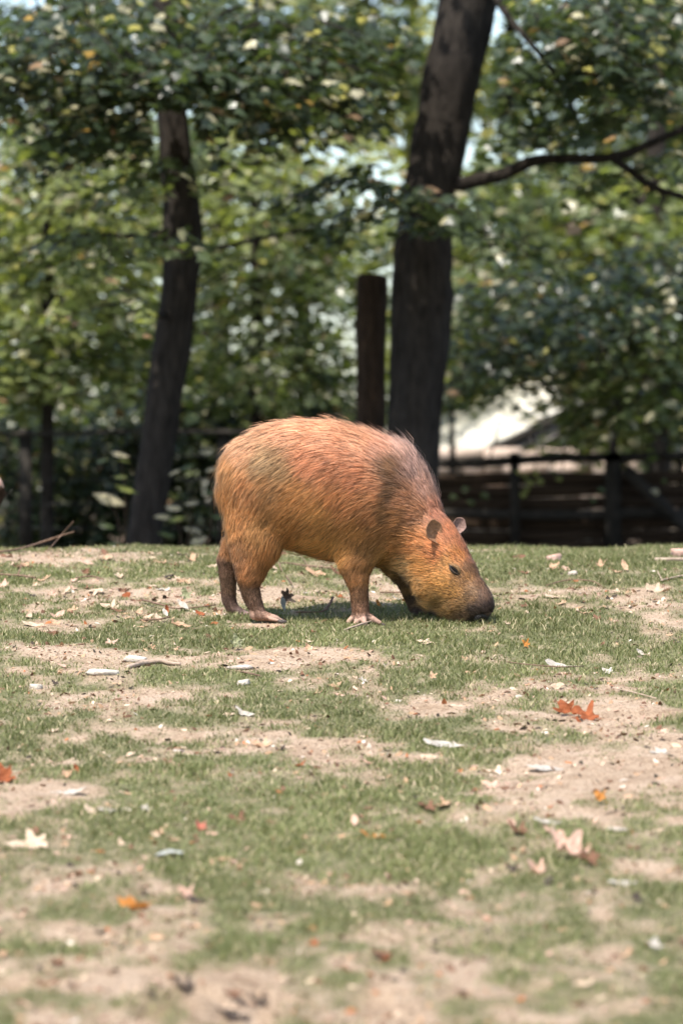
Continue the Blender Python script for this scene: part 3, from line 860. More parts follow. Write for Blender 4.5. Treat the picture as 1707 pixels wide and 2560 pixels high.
def bar_px(px0, py0, px1, py1, d0, d1, wpx, thick):
    """a plank or rail between two photo points at given depths, wpx tall in the picture"""
    a, b = P(px0, py0, d0), P(px1, py1, d1)
    hgt = wpx / F * (d0 + d1) / 2
    ax = b - a; L = np.linalg.norm(ax); ax = ax / L
    dep = np.cross(ax, [0, 0, 1.0]); dep /= np.linalg.norm(dep); upv = np.cross(dep, ax)
    R = np.stack([ax, dep, upv], 1)
    segs = max(2, int(L / 0.15))
    V = []
    for i in range(segs + 1):
        t = i / segs - 0.5
        w1 = hgt * (1 + 0.05 * math.sin(i * 2.1 + px0)); off = 0.006 * math.sin(i * 0.9 + py0)
        for (u, w) in ((-.5, -.5), (.5, -.5), (.5, .5), (-.5, .5)):
            V.append((a + b) / 2 + R @ np.array([t * L, u * thick, w * w1 + off]))
    Fc = []
    for i in range(segs):
        for j in range(4):
            Fc += [i * 4 + j, (i + 1) * 4 + j, (i + 1) * 4 + (j + 1) % 4, i * 4 + (j + 1) % 4]
    n_ = segs * 4
    Fc += [0, 1, 2, 3] + [n_ + 3, n_ + 2, n_ + 1, n_]
    return np.array(V), np.array(Fc), np.full(len(Fc) // 4, 4)

# ------------------------------------------------------------------ foliage
def leaf_template(kind):
    if kind == 'maple':     # five lobes, folded along the midrib
        ang = [(-90, .10), (-62, .42), (-38, .62), (-12, .50), (8, .86), (32, .52), (58, .72), (74, .62), (90, 1.0)]
        out = [(r * math.cos(math.radians(a)), r * math.sin(math.radians(a))) for a, r in ang]
        out = out + [(-x, y) for x, y in out[-2:0:-1]]
        V = [(0, 0.12, 0.0)] + [(x * .5, y * .5, -0.16 * abs(x) + 0.03 - 0.10 * max(0, y) ** 2) for x, y in out]
        n = len(out)
        Fc = [(0, 1 + i, 1 + (i + 1) % n) for i in range(n)]
    else:                   # pointed oval
        V = [(0, -.5, 0), (.24, -.15, -.05), (.22, .2, -.06), (0, .55, -.10), (-.22, .2, -.06), (-.24, -.15, -.05), (0, .05, .03)]
        Fc = [(6, i, (i + 1) % 6) for i in range(6)]
    return np.array(V, float), np.array(Fc)
TPL = {k: leaf_template(k) for k in ('maple', 'oval')}

def leaf_cloud(pos, up, heading, size, col, kind):
    Vt, Ft = TPL[kind]
    n, k = len(pos), len(Vt)
    z = up / np.linalg.norm(up, axis=1)[:, None]
    y = heading - z * np.einsum('ij,ij->i', heading, z)[:, None]
    y /= np.linalg.norm(y, axis=1)[:, None] + 1e-9
    x = np.cross(y, z)
    fold = 0.5 + 1.4 * rng.random(n)
    V = pos[:, None] + size[:, None, None] * (Vt[None, :, 0:1] * x[:, None] + Vt[None, :, 1:2] * y[:, None] + Vt[None, :, 2:3] * fold[:, None, None] * z[:, None])
    faces = (np.arange(n)[:, None, None] * k + Ft[None]).ravel()
    return V.reshape(-1, 3), faces, np.full(n * len(Ft), 3), np.repeat(rowcol(col), k, axis=0)

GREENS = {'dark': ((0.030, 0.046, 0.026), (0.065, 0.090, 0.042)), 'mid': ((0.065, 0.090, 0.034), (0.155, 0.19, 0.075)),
          'light': ((0.12, 0.15, 0.05), (0.27, 0.30, 0.11)), 'yellow': ((0.16, 0.19, 0.05), (0.30, 0.31, 0.10))}  # dark and light tones also carry shade and sun on foliage as colour

def sprays(clumps, leaf, tone_default='mid', per_spray=9, seed=0):
    """clumps: (centre xyz, radii xyz, n leaves, tone) -> leaf positions grown along twigs, and the twigs"""
    pos, up, head, size, col, twigs = [], [], [], [], [], []
    for (c, r, n, tone) in clumps:
        ns = max(1, int(n * (1.45 if leaf < .12 else 1.15) / per_spray))
        u = rng.normal(size=(ns, 3)); u /= np.linalg.norm(u, axis=1)[:, None]
        rad = rng.random(ns) ** 0.45
        c0 = np.asarray(c) + u * rad[:, None] * np.asarray(r)
        az = np.arctan2(u[:, 1], u[:, 0]) + rng.normal(0, 0.8, ns)
        d = np.stack([np.cos(az), np.sin(az), -0.15 - 0.35 * rng.random(ns)], 1); d /= np.linalg.norm(d, axis=1)[:, None]
        tw = GREENS[tone]
        tone_s = rng.random(ns)
        for s_ in range(ns):
            k = per_spray
            t = np.linspace(0, 1, k) * leaf * 0.42 * k
            side = np.cross(d[s_], [0, 0, 1.0]); side /= np.linalg.norm(side)
            sg = np.where(np.arange(k) % 2, 1, -1)[:, None]
            p = c0[s_] + d[s_] * t[:, None] + side * sg * leaf * 0.45 + rng.normal(0, leaf * 0.22, (k, 3))
            p[:, 2] -= 0.25 * (t ** 2)
            pos.append(p)
            uu = np.array([0, 0, 1.0]) + rng.normal(0, 0.34, (k, 3)) + side * sg * 0.25 + d[s_] * 0.25
            up.append(uu)
            head.append(d[s_] * 0.7 + side * sg * 0.9 + np.array([0, 0, -.25]) + rng.normal(0, .25, (k, 3)))
            size.append(leaf * (0.65 + 0.6 * rng.random(k)))
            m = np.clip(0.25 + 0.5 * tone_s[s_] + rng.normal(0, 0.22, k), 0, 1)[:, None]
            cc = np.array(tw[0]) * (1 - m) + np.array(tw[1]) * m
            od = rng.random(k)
            cc = np.where((od < 0.10)[:, None], np.array([0.44, 0.41, 0.27]) * (0.6 + 0.7 * rng.random((k, 1))), cc)      # pale leaves, sun and sky glints put into the colour
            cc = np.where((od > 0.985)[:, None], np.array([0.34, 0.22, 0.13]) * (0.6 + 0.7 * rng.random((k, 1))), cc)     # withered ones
            col.append(cc)
            if s_ % 2 == 0:
                a, b = c0[s_] - d[s_] * leaf, c0[s_] + d[s_] * t[-1] - np.array([0, 0, 0.25 * t[-1] ** 2])
                twigs.append(tube([(*a, .005), (*((a + b) / 2 + np.array([0, 0, .02])), .004), (*b, .002)], n=4, m=4, cap=False))
    return [np.concatenate(a) for a in (pos, up, head, size, col)], twigs

def px_clump(px, py, d, rx, ry, rd, n, tone):
    return (P(px, py, d), (rx / F * d, rd, ry / F * d), n, tone)

def trunk_clear(pos):
    d = pos[:, 1] - CAM[1]
    px = CX + pos[:, 0] / d * F; py = CY - (pos[:, 2] - CAM[2]) / d * F
    c1 = np.interp(py, [-400, 0, 219, 437, 547, 700, 1300], [1262, 1170, 1123, 1081, 1064, 1056, 1028])
    c2 = np.interp(py, [0, 165, 384, 548, 700, 865, 1139, 1358], [408, 420, 440, 455, 451, 430, 392, 362])
    hit = (d < 20.25) & (((np.abs(px - c1) < 95) & ((py < 455) | (py > 590))) | ((np.abs(px - c2) < 62) & (((py > 270) & (py < 395)) | ((py > 640) & (py < 1400)))))
    b1 = np.interp(px, [1150, 1260, 1330, 1430, 1530, 1640, 1760], [460, 436, 402, 396, 394, 352, 300])
    b2 = np.interp(px, [1525, 1575, 1640, 1760], [392, 428, 470, 510])
    hit |= (d < 20.0) & (px > 1150) & (np.abs(py - b1) < 34)
    hit |= (d < 20.0) & (px > 1540) & (np.abs(py - b2) < 28)
    b3 = np.interp(px, [1250, 1330, 1400], [20, 112, 205])
    hit |= (d < 20.0) & (px > 1250) & (px < 1400) & (np.abs(py - b3) < 30)
    return ~hit

def make_tree(name, label, trunk, limbs, clumps, leaf, kind, group=None, bark=None, ridge=0.25, trunk_m=28, trunk_n=70, cat='tree', single=()):
    bark = bark or M_bark
    root = empty(name, tuple(np.array(trunk[0][:3])), label, cat, group)
    child('trunk', tube_mesh('trunk', trunk, bark, n=trunk_n, m=trunk_m, rough=0.10, ridge=ridge, seed=int(abs(trunk[0][0]) * 100)), root)
    for lb in limbs:
        child('limb', tube_mesh('limb', lb, bark, n=26, m=10, rough=0.15, seed=len(lb)), root)
    if clumps:
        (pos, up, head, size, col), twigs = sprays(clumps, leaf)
        ok = trunk_clear(pos); pos, up, head, size, col = pos[ok], up[ok], head[ok], size[ok], col[ok]
        twigs = [t_ for t_ in twigs if trunk_clear(t_[0]).all()]
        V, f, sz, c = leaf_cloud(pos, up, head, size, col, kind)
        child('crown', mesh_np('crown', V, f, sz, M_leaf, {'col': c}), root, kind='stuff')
        if twigs:
            V, f, sz = join(twigs)
            child('twigs', mesh_np('twigs', V, f, sz, bark), root, kind='stuff')
    return root

def trunk_px(rows, d, base_z_):
    """rows (px, py, width px) from top to bottom -> tube points from the ground up"""
    out = []
    for (px, py, w) in rows[::-1]:
        p = P(px, py, d); out.append((*p, w / F * d / 2))
    b = out[0]
    flare = [(b[0] + (b[0] - out[1][0]) * .3, b[1], base_z_ - 0.05, b[3] * 1.75), (b[0] + (b[0] - out[1][0]) * .12, b[1], base_z_ + 0.10, b[3] * 1.25)]
    return flare + out

def limb_px(rows, d):
    return [(*P(px, py, d + dd), w / F * d / 2) for (px, py, w, dd) in rows]

zb = lambda y: float(base_z(y))
# the big maple with the leaning trunk
Dm = 20.0
tr = trunk_px([(1290, -560, 120), (1240, -280, 140), (1170, 0, 147), (1123, 219, 153), (1081, 437, 150), (1064, 547, 150), (1056, 700, 152), (1048, 869, 150), (1033, 1087, 148), (1028, 1300, 158)], Dm, zb(8.0))
lm = [limb_px([(1105, 480, 44, 0), (1180, 452, 36, -.1), (1260, 436, 32, -.2), (1330, 402, 28, -.3), (1430, 396, 26, -.35), (1530, 394, 24, -.4), (1640, 352, 20, -.4), (1760, 300, 16, -.4), (1900, 260, 8, -.4)], Dm),
      limb_px([(1525, 392, 20, -.4), (1575, 428, 20, -.45), (1640, 470, 18, -.5), (1760, 510, 12, -.6), (1850, 540, 6, -.6)], Dm),
      limb_px([(1215, -60, 40, 0), (1262, 30, 18, -.3), (1330, 112, 15, -.5), (1400, 205, 12, -.6), (1440, 290, 7, -.6)], Dm),
      limb_px([(1250, -300, 70, 0), (1450, -480, 50, -.5), (1700, -620, 26, -1), (1900, -680, 8, -1)], Dm),
      limb_px([(1230, -250, 70, 0), (950, -420, 46, .2), (650, -520, 26, .4), (400, -560, 8, .5)], Dm)]
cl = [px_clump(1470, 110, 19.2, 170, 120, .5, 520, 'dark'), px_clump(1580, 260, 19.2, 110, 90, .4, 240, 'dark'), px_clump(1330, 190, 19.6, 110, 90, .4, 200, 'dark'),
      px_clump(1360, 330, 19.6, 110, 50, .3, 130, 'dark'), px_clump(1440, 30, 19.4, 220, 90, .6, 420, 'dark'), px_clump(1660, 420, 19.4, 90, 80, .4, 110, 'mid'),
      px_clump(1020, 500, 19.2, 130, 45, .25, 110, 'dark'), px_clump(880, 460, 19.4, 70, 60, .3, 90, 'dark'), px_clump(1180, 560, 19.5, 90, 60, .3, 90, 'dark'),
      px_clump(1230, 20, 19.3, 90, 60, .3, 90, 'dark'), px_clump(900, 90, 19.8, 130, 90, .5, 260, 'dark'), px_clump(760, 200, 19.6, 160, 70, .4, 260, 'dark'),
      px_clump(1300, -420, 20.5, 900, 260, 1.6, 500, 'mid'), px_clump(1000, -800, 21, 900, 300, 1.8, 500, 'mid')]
make_tree('maple_tree', 'thick leaning dark tree trunk with a crooked side branch above the plank fence', tr, lm, cl, 0.105, 'maple', ridge=0.16)
# the thinner maple
tr = trunk_px([(350, -600, 60), (390, -250, 70), (408, 0, 74), (420, 165, 76), (440, 384, 88), (455, 548, 98), (451, 700, 97), (430, 865, 103), (415, 974, 97), (392, 1139, 94), (375, 1248, 94), (364, 1330, 96)], Dm - .3, zb(7.7))
lm = [limb_px([(440, 600, 26, 0), (360, 592, 14, -.1), (250, 590, 12, -.3), (130, 606, 9, -.5), (20, 640, 5, -.6)], Dm - .3),
      limb_px([(450, 640, 24, 0), (560, 618, 12, -.1), (680, 590, 9, -.3), (800, 570, 5, -.4)], Dm - .3),
      limb_px([(420, 180, 40, 0), (250, 120, 24, -.3), (80, 130, 16, -.6), (-120, 190, 6, -.8)], Dm - .3),
      limb_px([(425, 230, 36, 0), (560, 180, 22, -.3), (760, 190, 14, -.4), (900, 230, 6, -.5)], Dm - .3),
      limb_px([(370, -400, 50, 0), (100, -560, 30, .3), (-200, -640, 10, .6)], Dm - .3),
      limb_px([(430, 780, 20, 0), (390, 790, 12, -.2), (330, 770, 6, -.3)], Dm - .3)]
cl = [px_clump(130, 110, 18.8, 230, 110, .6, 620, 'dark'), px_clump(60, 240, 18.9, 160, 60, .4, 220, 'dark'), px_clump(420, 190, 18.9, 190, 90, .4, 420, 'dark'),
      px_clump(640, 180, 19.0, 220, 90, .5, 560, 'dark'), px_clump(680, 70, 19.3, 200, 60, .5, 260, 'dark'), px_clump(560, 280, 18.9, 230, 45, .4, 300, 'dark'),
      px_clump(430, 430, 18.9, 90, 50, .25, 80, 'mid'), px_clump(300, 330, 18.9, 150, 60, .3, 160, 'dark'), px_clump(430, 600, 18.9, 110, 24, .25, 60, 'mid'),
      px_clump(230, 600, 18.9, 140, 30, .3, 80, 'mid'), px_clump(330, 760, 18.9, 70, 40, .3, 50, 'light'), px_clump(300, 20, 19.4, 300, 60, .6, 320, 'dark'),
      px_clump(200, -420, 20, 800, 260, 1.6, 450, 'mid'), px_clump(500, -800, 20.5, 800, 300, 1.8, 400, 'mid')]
make_tree('maple_tree', 'slender dark tree trunk carrying thin level twigs, beside the rail fence', tr, lm, cl, 0.10, 'maple', ridge=0.16, trunk_m=24)

# the sawn-off trunk beside the big maple
tr = [(*P(932, 1380, 20.35), 0.094), (*P(928, 1200, 20.35), 0.079), (*P(927, 1090, 20.35), 0.073), (*P(929, 930, 20.35), 0.075), (*P(928, 800, 20.35), 0.079), (*P(928, 712, 20.35), 0.083), (*P(928, 690, 20.35), 0.079)]
root = empty('sawn_trunk', tuple(P(932, 1380, 20.35)), 'sawn off brown trunk standing upright against the leaning tree', 'tree stump')
child('trunk', tube_mesh('trunk', tr, M_bark2, n=60, m=24, rough=0.10, ridge=0.14, seed=77), root)
V, Fc = ellipsoid(P(928, 688, 20.35), frame([0.05, 0, 1], [1, 0, 0]), (.068, .068, .008), 8, 20)
child('cut_face', quadmesh('cut_face', V, Fc, M_wood), root)

# trees and bushes behind: (label, trunk rows, depth, clumps, leaf size, leaf kind)
def back_tree(name, label, px, d, w, clumps, leaf, kind, group, lean=0, cat='tree', top=-200):
    y = d + CAM[1]
    b = P(px, CY, d)
    zt = P(px, top, d)[2]
    tr = [(b[0], b[1], zb(y) - .05, w * .75), (b[0], b[1], zb(y) + .25, w * .55), (b[0] + lean * .4, b[1], zt * .45, w * .45), (b[0] + lean, b[1] + .1, zt, w * .28)]
    lm = []
    for (c, r, n, tone) in clumps[:5]:
        zz = max(zb(y) + .5, c[2] - r[2] * .8); k = min(1, max(.05, (zz - zb(y)) / max(.1, zt - zb(y))))
        a = np.array([b[0] + lean * k * .9, b[1], zz])
        lm.append([(*a, w * .25), (*((a + c) / 2 + np.array([0, 0, .12])), w * .15), (*np.asarray(c), w * .06)])
    return make_tree(name, label, tr, lm, clumps, leaf, kind, group, trunk_m=12, trunk_n=24, cat=cat)

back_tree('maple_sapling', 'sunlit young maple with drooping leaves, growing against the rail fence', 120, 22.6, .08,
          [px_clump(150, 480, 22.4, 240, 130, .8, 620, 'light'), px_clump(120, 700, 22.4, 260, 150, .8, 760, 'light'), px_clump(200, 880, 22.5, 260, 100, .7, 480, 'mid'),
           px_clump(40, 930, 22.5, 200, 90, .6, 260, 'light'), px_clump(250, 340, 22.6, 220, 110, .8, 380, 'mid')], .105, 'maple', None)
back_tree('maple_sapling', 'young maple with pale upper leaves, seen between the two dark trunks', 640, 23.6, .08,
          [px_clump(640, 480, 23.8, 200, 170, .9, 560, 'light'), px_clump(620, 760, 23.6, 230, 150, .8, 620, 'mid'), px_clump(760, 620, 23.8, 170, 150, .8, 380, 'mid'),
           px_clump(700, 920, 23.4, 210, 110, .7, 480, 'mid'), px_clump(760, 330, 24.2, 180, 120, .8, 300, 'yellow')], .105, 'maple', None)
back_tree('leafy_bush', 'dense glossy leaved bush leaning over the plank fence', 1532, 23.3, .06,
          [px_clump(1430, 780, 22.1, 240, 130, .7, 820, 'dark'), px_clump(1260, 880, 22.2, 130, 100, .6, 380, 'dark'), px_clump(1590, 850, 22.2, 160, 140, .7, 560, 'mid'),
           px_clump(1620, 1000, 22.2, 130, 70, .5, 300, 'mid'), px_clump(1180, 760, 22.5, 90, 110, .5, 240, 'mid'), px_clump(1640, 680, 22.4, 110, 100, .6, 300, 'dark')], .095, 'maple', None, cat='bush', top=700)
back_tree('maple_tree', 'maple with bright gaps in its crown above the plank fence, behind the crooked branch', 1640, 25.5, .17,
          [px_clump(1400, 560, 25.4, 270, 110, 1., 620, 'mid'), px_clump(1600, 620, 25.5, 160, 110, 1., 360, 'light'), px_clump(1250, 420, 25.6, 170, 130, 1., 380, 'mid'),
           px_clump(1250, 680, 25.4, 160, 90, 1., 300, 'mid'), px_clump(1560, 470, 25.8, 170, 60, .9, 200, 'light')], .135, 'maple', None, top=-300)
# the wood behind, tree by tree
WOOD = [(-150, 30, 'mid', 'mid green woodland tree standing back from the rail fence, past the sunlit young maple'),
        (90, 33, 'light', 'pale green woodland tree far behind the sunlit young maple'), (330, 29, 'mid', 'woodland tree whose crown shows behind the slender dark trunk'),
        (560, 34, 'light', 'pale woodland tree far back between the slender trunk and the sawn trunk'), (800, 30, 'light', 'light green woodland tree rising behind the sawn off trunk'),
        (1010, 36, 'yellow', 'yellowish woodland tree directly behind the leaning trunk'), (1240, 31, 'mid', 'woodland tree beyond the pale shed roof'),
        (1480, 34, 'light', 'pale woodland tree far behind the glossy bush'), (1720, 30, 'mid', 'woodland tree beyond the diagonal fence brace'), (1900, 33, 'mid', 'woodland tree past the end of the crooked branch')]
for i, (px, d, tone, lab) in enumerate(WOOD):
    rr = random.Random(i + 40)
    cls = []
    for k in range(11):
        py = rr.uniform(-350, 1180)
        cls.append(px_clump(px + rr.uniform(-190, 190), py, d + rr.uniform(-1, 1), rr.uniform(130, 220), rr.uniform(80, 150), rr.uniform(.7, 1.2), int(rr.uniform(170, 300)), tone if rr.random() < .7 else 'mid'))
    back_tree('woodland_tree', lab, px, d, rr.uniform(.12, .22), cls, .15, 'oval', 'trees of the wood beyond the fences', lean=rr.uniform(-.5, .5), top=-400)
for i, (px, d, lab) in enumerate([(1130, 26.2, 'low green bush beside the foot of the leaning trunk, above the plank fence'), (1330, 30.5, 'green bush behind the pale shed roof'), (1560, 26.4, 'green bush behind the upright fence post, over the stone wall'),
        (1700, 26.0, 'green bush above the stone wall, behind the diagonal brace'), (1850, 26.6, 'green bush at the end of the stone wall')]):
    cls = [px_clump(px + random.uniform(-60, 60), py, d, 130, 60, .5, 210, 'mid' if k % 2 else 'light') for k, py in enumerate((870, 930) if px < 1200 else (900, 985, 1060) if d < 30 else (850, 920, 980))]
    if 1500 < px: cls.append(px_clump(px, 1085, d, 110, 26, .4, 90, 'mid'))
    back_tree('wild_bush', lab, px, d, .05, cls, .105, 'maple', 'bushes beyond the plank fence', cat='bush', top=900)
# shaded hedge plants along the fences
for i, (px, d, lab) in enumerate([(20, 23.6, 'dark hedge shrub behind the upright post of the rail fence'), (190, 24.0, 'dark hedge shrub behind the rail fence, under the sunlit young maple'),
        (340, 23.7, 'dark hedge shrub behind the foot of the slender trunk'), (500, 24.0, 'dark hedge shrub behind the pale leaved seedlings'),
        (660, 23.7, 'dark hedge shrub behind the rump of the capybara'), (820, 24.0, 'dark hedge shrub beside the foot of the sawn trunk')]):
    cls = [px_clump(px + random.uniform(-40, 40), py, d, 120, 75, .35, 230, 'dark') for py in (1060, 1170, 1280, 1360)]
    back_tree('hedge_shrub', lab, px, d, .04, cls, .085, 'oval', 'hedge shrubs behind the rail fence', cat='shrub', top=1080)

# ------------------------------------------------------------------ fences, wall and shed
def plank(name, parent, args, mat):
    V, f, sz = bar_px(*args)
    return child(name, mesh_np(name, V, f, sz, mat), parent)
M_pale = mat_noise('pale_stone', (0.40, 0.31, 0.25), (0.62, 0.50, 0.42), scale=7, rough=0.9, spec=0.15, bump=0.5)
M_roof = mat_noise('roof_sheet', (0.50, 0.48, 0.40), (0.74, 0.70, 0.60), scale=4, rough=0.6, spec=0.3, bump=0.2)
M_grey = mat_noise('grey_boards', (0.16, 0.15, 0.14), (0.30, 0.28, 0.26), scale=6, rough=0.85, spec=0.15, bump=0.4, stretch=(6, 6, 1))
pf = empty('plank_fence', tuple(P(1530, 1390, 23.0)), 'low dark fence of brown horizontal planks with a diagonal brace', 'fence')
plank('rail', pf, (930, 1164, 1960, 1128, 22.90, 22.90, 22, .07), M_wood_dark)
plank('rail', pf, (930, 1287, 1960, 1283, 22.90, 22.90, 24, .06), M_wood_dark)
for (ya, yb, w) in ((1203, 1190, 30.5), (1232, 1221, 31), (1262, 1253, 31), (1312, 1309, 28), (1339, 1336, 27.5), (1366, 1363, 27.5)):
    plank('plank', pf, (930, ya, 1960, yb, 23.0, 23.0, w, .03), M_wood)
for (px, w) in ((1000, 32), (1285, 22), (1530, 38), (1830, 36)):
    a, b = P(px, 1395, 22.93), P(px, 1132, 22.93)
    child('post', mesh_np('post', *box_vf((a + b) / 2 + np.array([0, -.02, 0]), w / F * 22.9, .09, (b - a)[2]), M_wood_dark), pf)
plank('brace', pf, (1562, 1172, 1790, 1385, 22.80, 22.80, 30, .05), M_wood_dark)
rf = empty('rail_fence', tuple(P(65, 1390, 22.1)), 'thin dark rail fence with wires in front of the hedge', 'fence')
plank('rail', rf, (-330, 1086, 640, 1078, 22.1, 22.1, 11, .04), M_wood_dark)
plank('rail', rf, (640, 1078, 930, 1076, 22.1, 22.3, 10, .04), M_wood_dark)
for px in (-290, 65, 560, 905):
    a, b = P(px, 1400, 22.15), P(px, 1072, 22.15)
    child('post', mesh_np('post', *box_vf((a + b) / 2, .068, .07, (b - a)[2]), M_wood_dark), rf)
M_wire, _, _, _, B = newmat('wire'); B.inputs['Base Color'].default_value = (.05, .05, .05, 1); B.inputs['Metallic'].default_value = .7; B.inputs['Roughness'].default_value = .6
for py in (1140, 1200, 1260, 1320):
    child('wire', tube_mesh('wire', [(*P(-330, py + 2, 22.12), .002), (*P(300, py, 22.12), .002), (*P(930, py, 22.12), .002)], M_wire, n=12, m=5), rf)

wl = empty('retaining_wall', tuple(P(1500, 1330, 27.5)), 'low pale stone wall half hidden by leaves behind the plank fence', 'wall')
rr = random.Random(5)
for row in range(5):
    x = 980 + rr.uniform(-30, 0) - (row % 2) * 40
    while x < 1960:
        w = rr.uniform(70, 130); y0 = 1120 + row * 34
        c = P(x + w / 2, y0 + 17, 27.5 + rr.uniform(-.02, .02))
        V, f, sz = box_vf(c, (w - 4) / F * 27.5, .25, 31 / F * 27.5)
        V = V + np.array([[rr.uniform(-.008, .008) for _ in range(3)] for _ in range(8)])
        child('stone', mesh_np('stone', V, f, sz, M_pale), wl)
        x += w
# shed: sloping sheet roof and grey gable boards
sh = empty('garden_shed', tuple(P(1300, 1330, 28.5)), 'low shed with a pale sloping roof seen through leaves over the fence', 'shed')
A0, B0 = P(1095, 1172, 28.0), P(1470, 992, 28.0)
back = np.array([-.25, 2.2, .24])
def slab(a, b, bk, th):
    V = np.array([a, b, b + bk, a + bk]); n_ = np.cross(b - a, bk); n_ /= np.linalg.norm(n_)
    if n_[2] < 0: n_ = -n_
    V = np.concatenate([V, V - n_ * th])
    return V, np.array([0, 1, 2, 3, 7, 6, 5, 4, 0, 4, 5, 1, 1, 5, 6, 2, 2, 6, 7, 3, 3, 7, 4, 0]), np.full(6, 4)
nsh = 5
for k in range(nsh):
    a_ = A0 + (B0 - A0) * (k / nsh); b_ = A0 + (B0 - A0) * ((k + 0.985) / nsh)
    o_ = np.array([0, 0, 0.012 * (k % 2)])
    child('roof_sheet', mesh_np('roof_sheet', *slab(a_ + o_, b_ + o_, back, .02), M_roof), sh)
ed = (B0 - A0); L_ = np.linalg.norm(ed)
V, f, sz = tube([(*(A0 + np.array([0, -.03, -.05])), .032), (*(B0 + np.array([0, -.03, -.05])), .032)], n=4, m=6)
child('barge_board', mesh_np('barge_board', V, f, sz, M_wood_dark), sh)
for k in range(9):
    t0, t1 = (k + .2) / 9, (k + 1.16) / 9
    a_, b_ = A0 + ed * t0, A0 + ed * t1
    zf = zb(16)
    V = np.array([[a_[0], 16.06, zf], [b_[0], 16.06, zf], [b_[0], 16.06, b_[2] - .06], [a_[0], 16.06, a_[2] - .06]])
    V = np.concatenate([V, V + [0, .025, 0]])
    child('gable_board', mesh_np('gable_board', V, np.array([0, 1, 2, 3, 7, 6, 5, 4, 0, 4, 5, 1, 1, 5, 6, 2, 2, 6, 7, 3, 3, 7, 4, 0]), np.full(6, 4), M_grey), sh)

# ------------------------------------------------------------------ single leaves one can pick out: seedlings at the foot of the slender tree, leaves over the fence
def single_leaf(parent, px, py, d, wpx, col, tilt, kind='oval', name='leaf'):
    p = P(px, py, d)
    Vt, Ft = TPL[kind]
    sz_ = wpx / F * d * (1.25 if kind == 'oval' else 1.05)
    up = np.array([random.uniform(-.5, .5), -tilt, 1.0]); hd = np.array([random.choice((-1, 1)), random.uniform(-.4, .4), random.uniform(-.35, .1)])
    V, f, s_, c = leaf_cloud(p[None], up[None], hd[None], np.array([sz_]), np.array([col]), kind)
    return child(name, mesh_np(name, V, f, s_, M_leaf, {'col': c}), parent)
PALE, YEL, DIM = (0.50, 0.44, 0.30), (0.24, 0.26, 0.07), (0.10, 0.13, 0.05)  # PALE puts the sun on a leaf into its colour
def seedling(label, bx, d, stems, leaves):
    y = d + CAM[1]
    b = P(bx, CY, d); b[2] = zb(y)
    r_ = empty('maple_seedling', tuple(b), label, 'seedling', 'seedlings by the slender tree')
    for (px, py) in stems:
        t_ = P(px, py, d)
        child('stem', tube_mesh('stem', [(*b, .006), (*((b + t_) / 2 + np.array([.03, 0, .05])), .005), (*t_, .003)], M_bark2, n=10, m=6), r_)
    for (px, py, w, c, tl) in leaves:
        single_leaf(r_, px, py, d + random.uniform(-.1, .1), w, c, tl)
seedling('seedling with one large pale leaf before the slender trunk', 300, 19.2, [(300, 1125), (270, 1240)],
         [(298, 1134, 40, PALE, .5), (312, 1150, 26, YEL, .4), (272, 1243, 66, PALE, .9), (301, 1190, 30, YEL, .6), (313, 1218, 44, YEL, .6), (268, 1312, 36, DIM, .7), (296, 1362, 44, DIM, .6), (330, 1228, 28, DIM, .5), (255, 1150, 30, DIM, .5)])
seedling('seedling with three pale leaves beside the slender trunk', 440, 19.3, [(432, 1265), (478, 1255)],
         [(433, 1268, 36, PALE, .8), (408, 1289, 36, PALE, .6), (441, 1296, 36, YEL, .7), (478, 1257, 32, PALE, .5), (438, 1178, 28, PALE, .5), (470, 1165, 34, DIM, .5), (418, 1335, 34, DIM, .6)])
seedling('seedling with pale leaves behind the hind legs of the capybara', 505, 19.4, [(483, 1325), (525, 1170)],
         [(482, 1325, 38, PALE, .8), (497, 1350, 36, PALE, 1.6), (529, 1172, 26, PALE, .7), (515, 1131, 28, PALE, .5), (525, 1230, 30, DIM, .5), (545, 1290, 34, DIM, .5)])
bush = [o for o in bpy.data.objects if o.name.startswith('leafy_bush')][0]
for (px, py, w, c) in [(1310, 1186, 26, YEL), (1326, 1204, 34, YEL), (1352, 1200, 32, YEL), (1340, 1180, 34, YEL), (1398, 1195, 26, YEL), (1305, 1234, 30, YEL), (1318, 1222, 24, YEL), (1296, 1180, 24, YEL),
                       (1385, 1178, 24, DIM), (1160, 1222, 30, DIM), (1210, 1235, 34, DIM), (1130, 1240, 30, DIM), (1180, 1255, 30, DIM), (1640, 1228, 34, PALE), (1660, 1200, 24, DIM), (1500, 1222, 30, DIM), (1480, 1250, 26, DIM)]:
    single_leaf(bush, px, py, 22.5, w, c, .9, 'maple')
lf = single_leaf(bush, 1457, 1062, 22.4, 30, (0.55, 0.26, 0.03), 1.2, 'maple'); lf['label'] = 'single orange leaf'
for a_, b_ in (((1330, 1090), (1330, 1190)), ((1398, 1100), (1400, 1190)), ((1250, 1050), (1180, 1230)), ((1640, 1060), (1650, 1215))):
    child('limb', tube_mesh('limb', [(*P(*a_, 22.35), .006), (*P((a_[0] + b_[0]) / 2 + 10, (a_[1] + b_[1]) / 2, 22.45), .005), (*P(*b_, 22.5), .003)], M_bark2, n=8, m=5), bush)

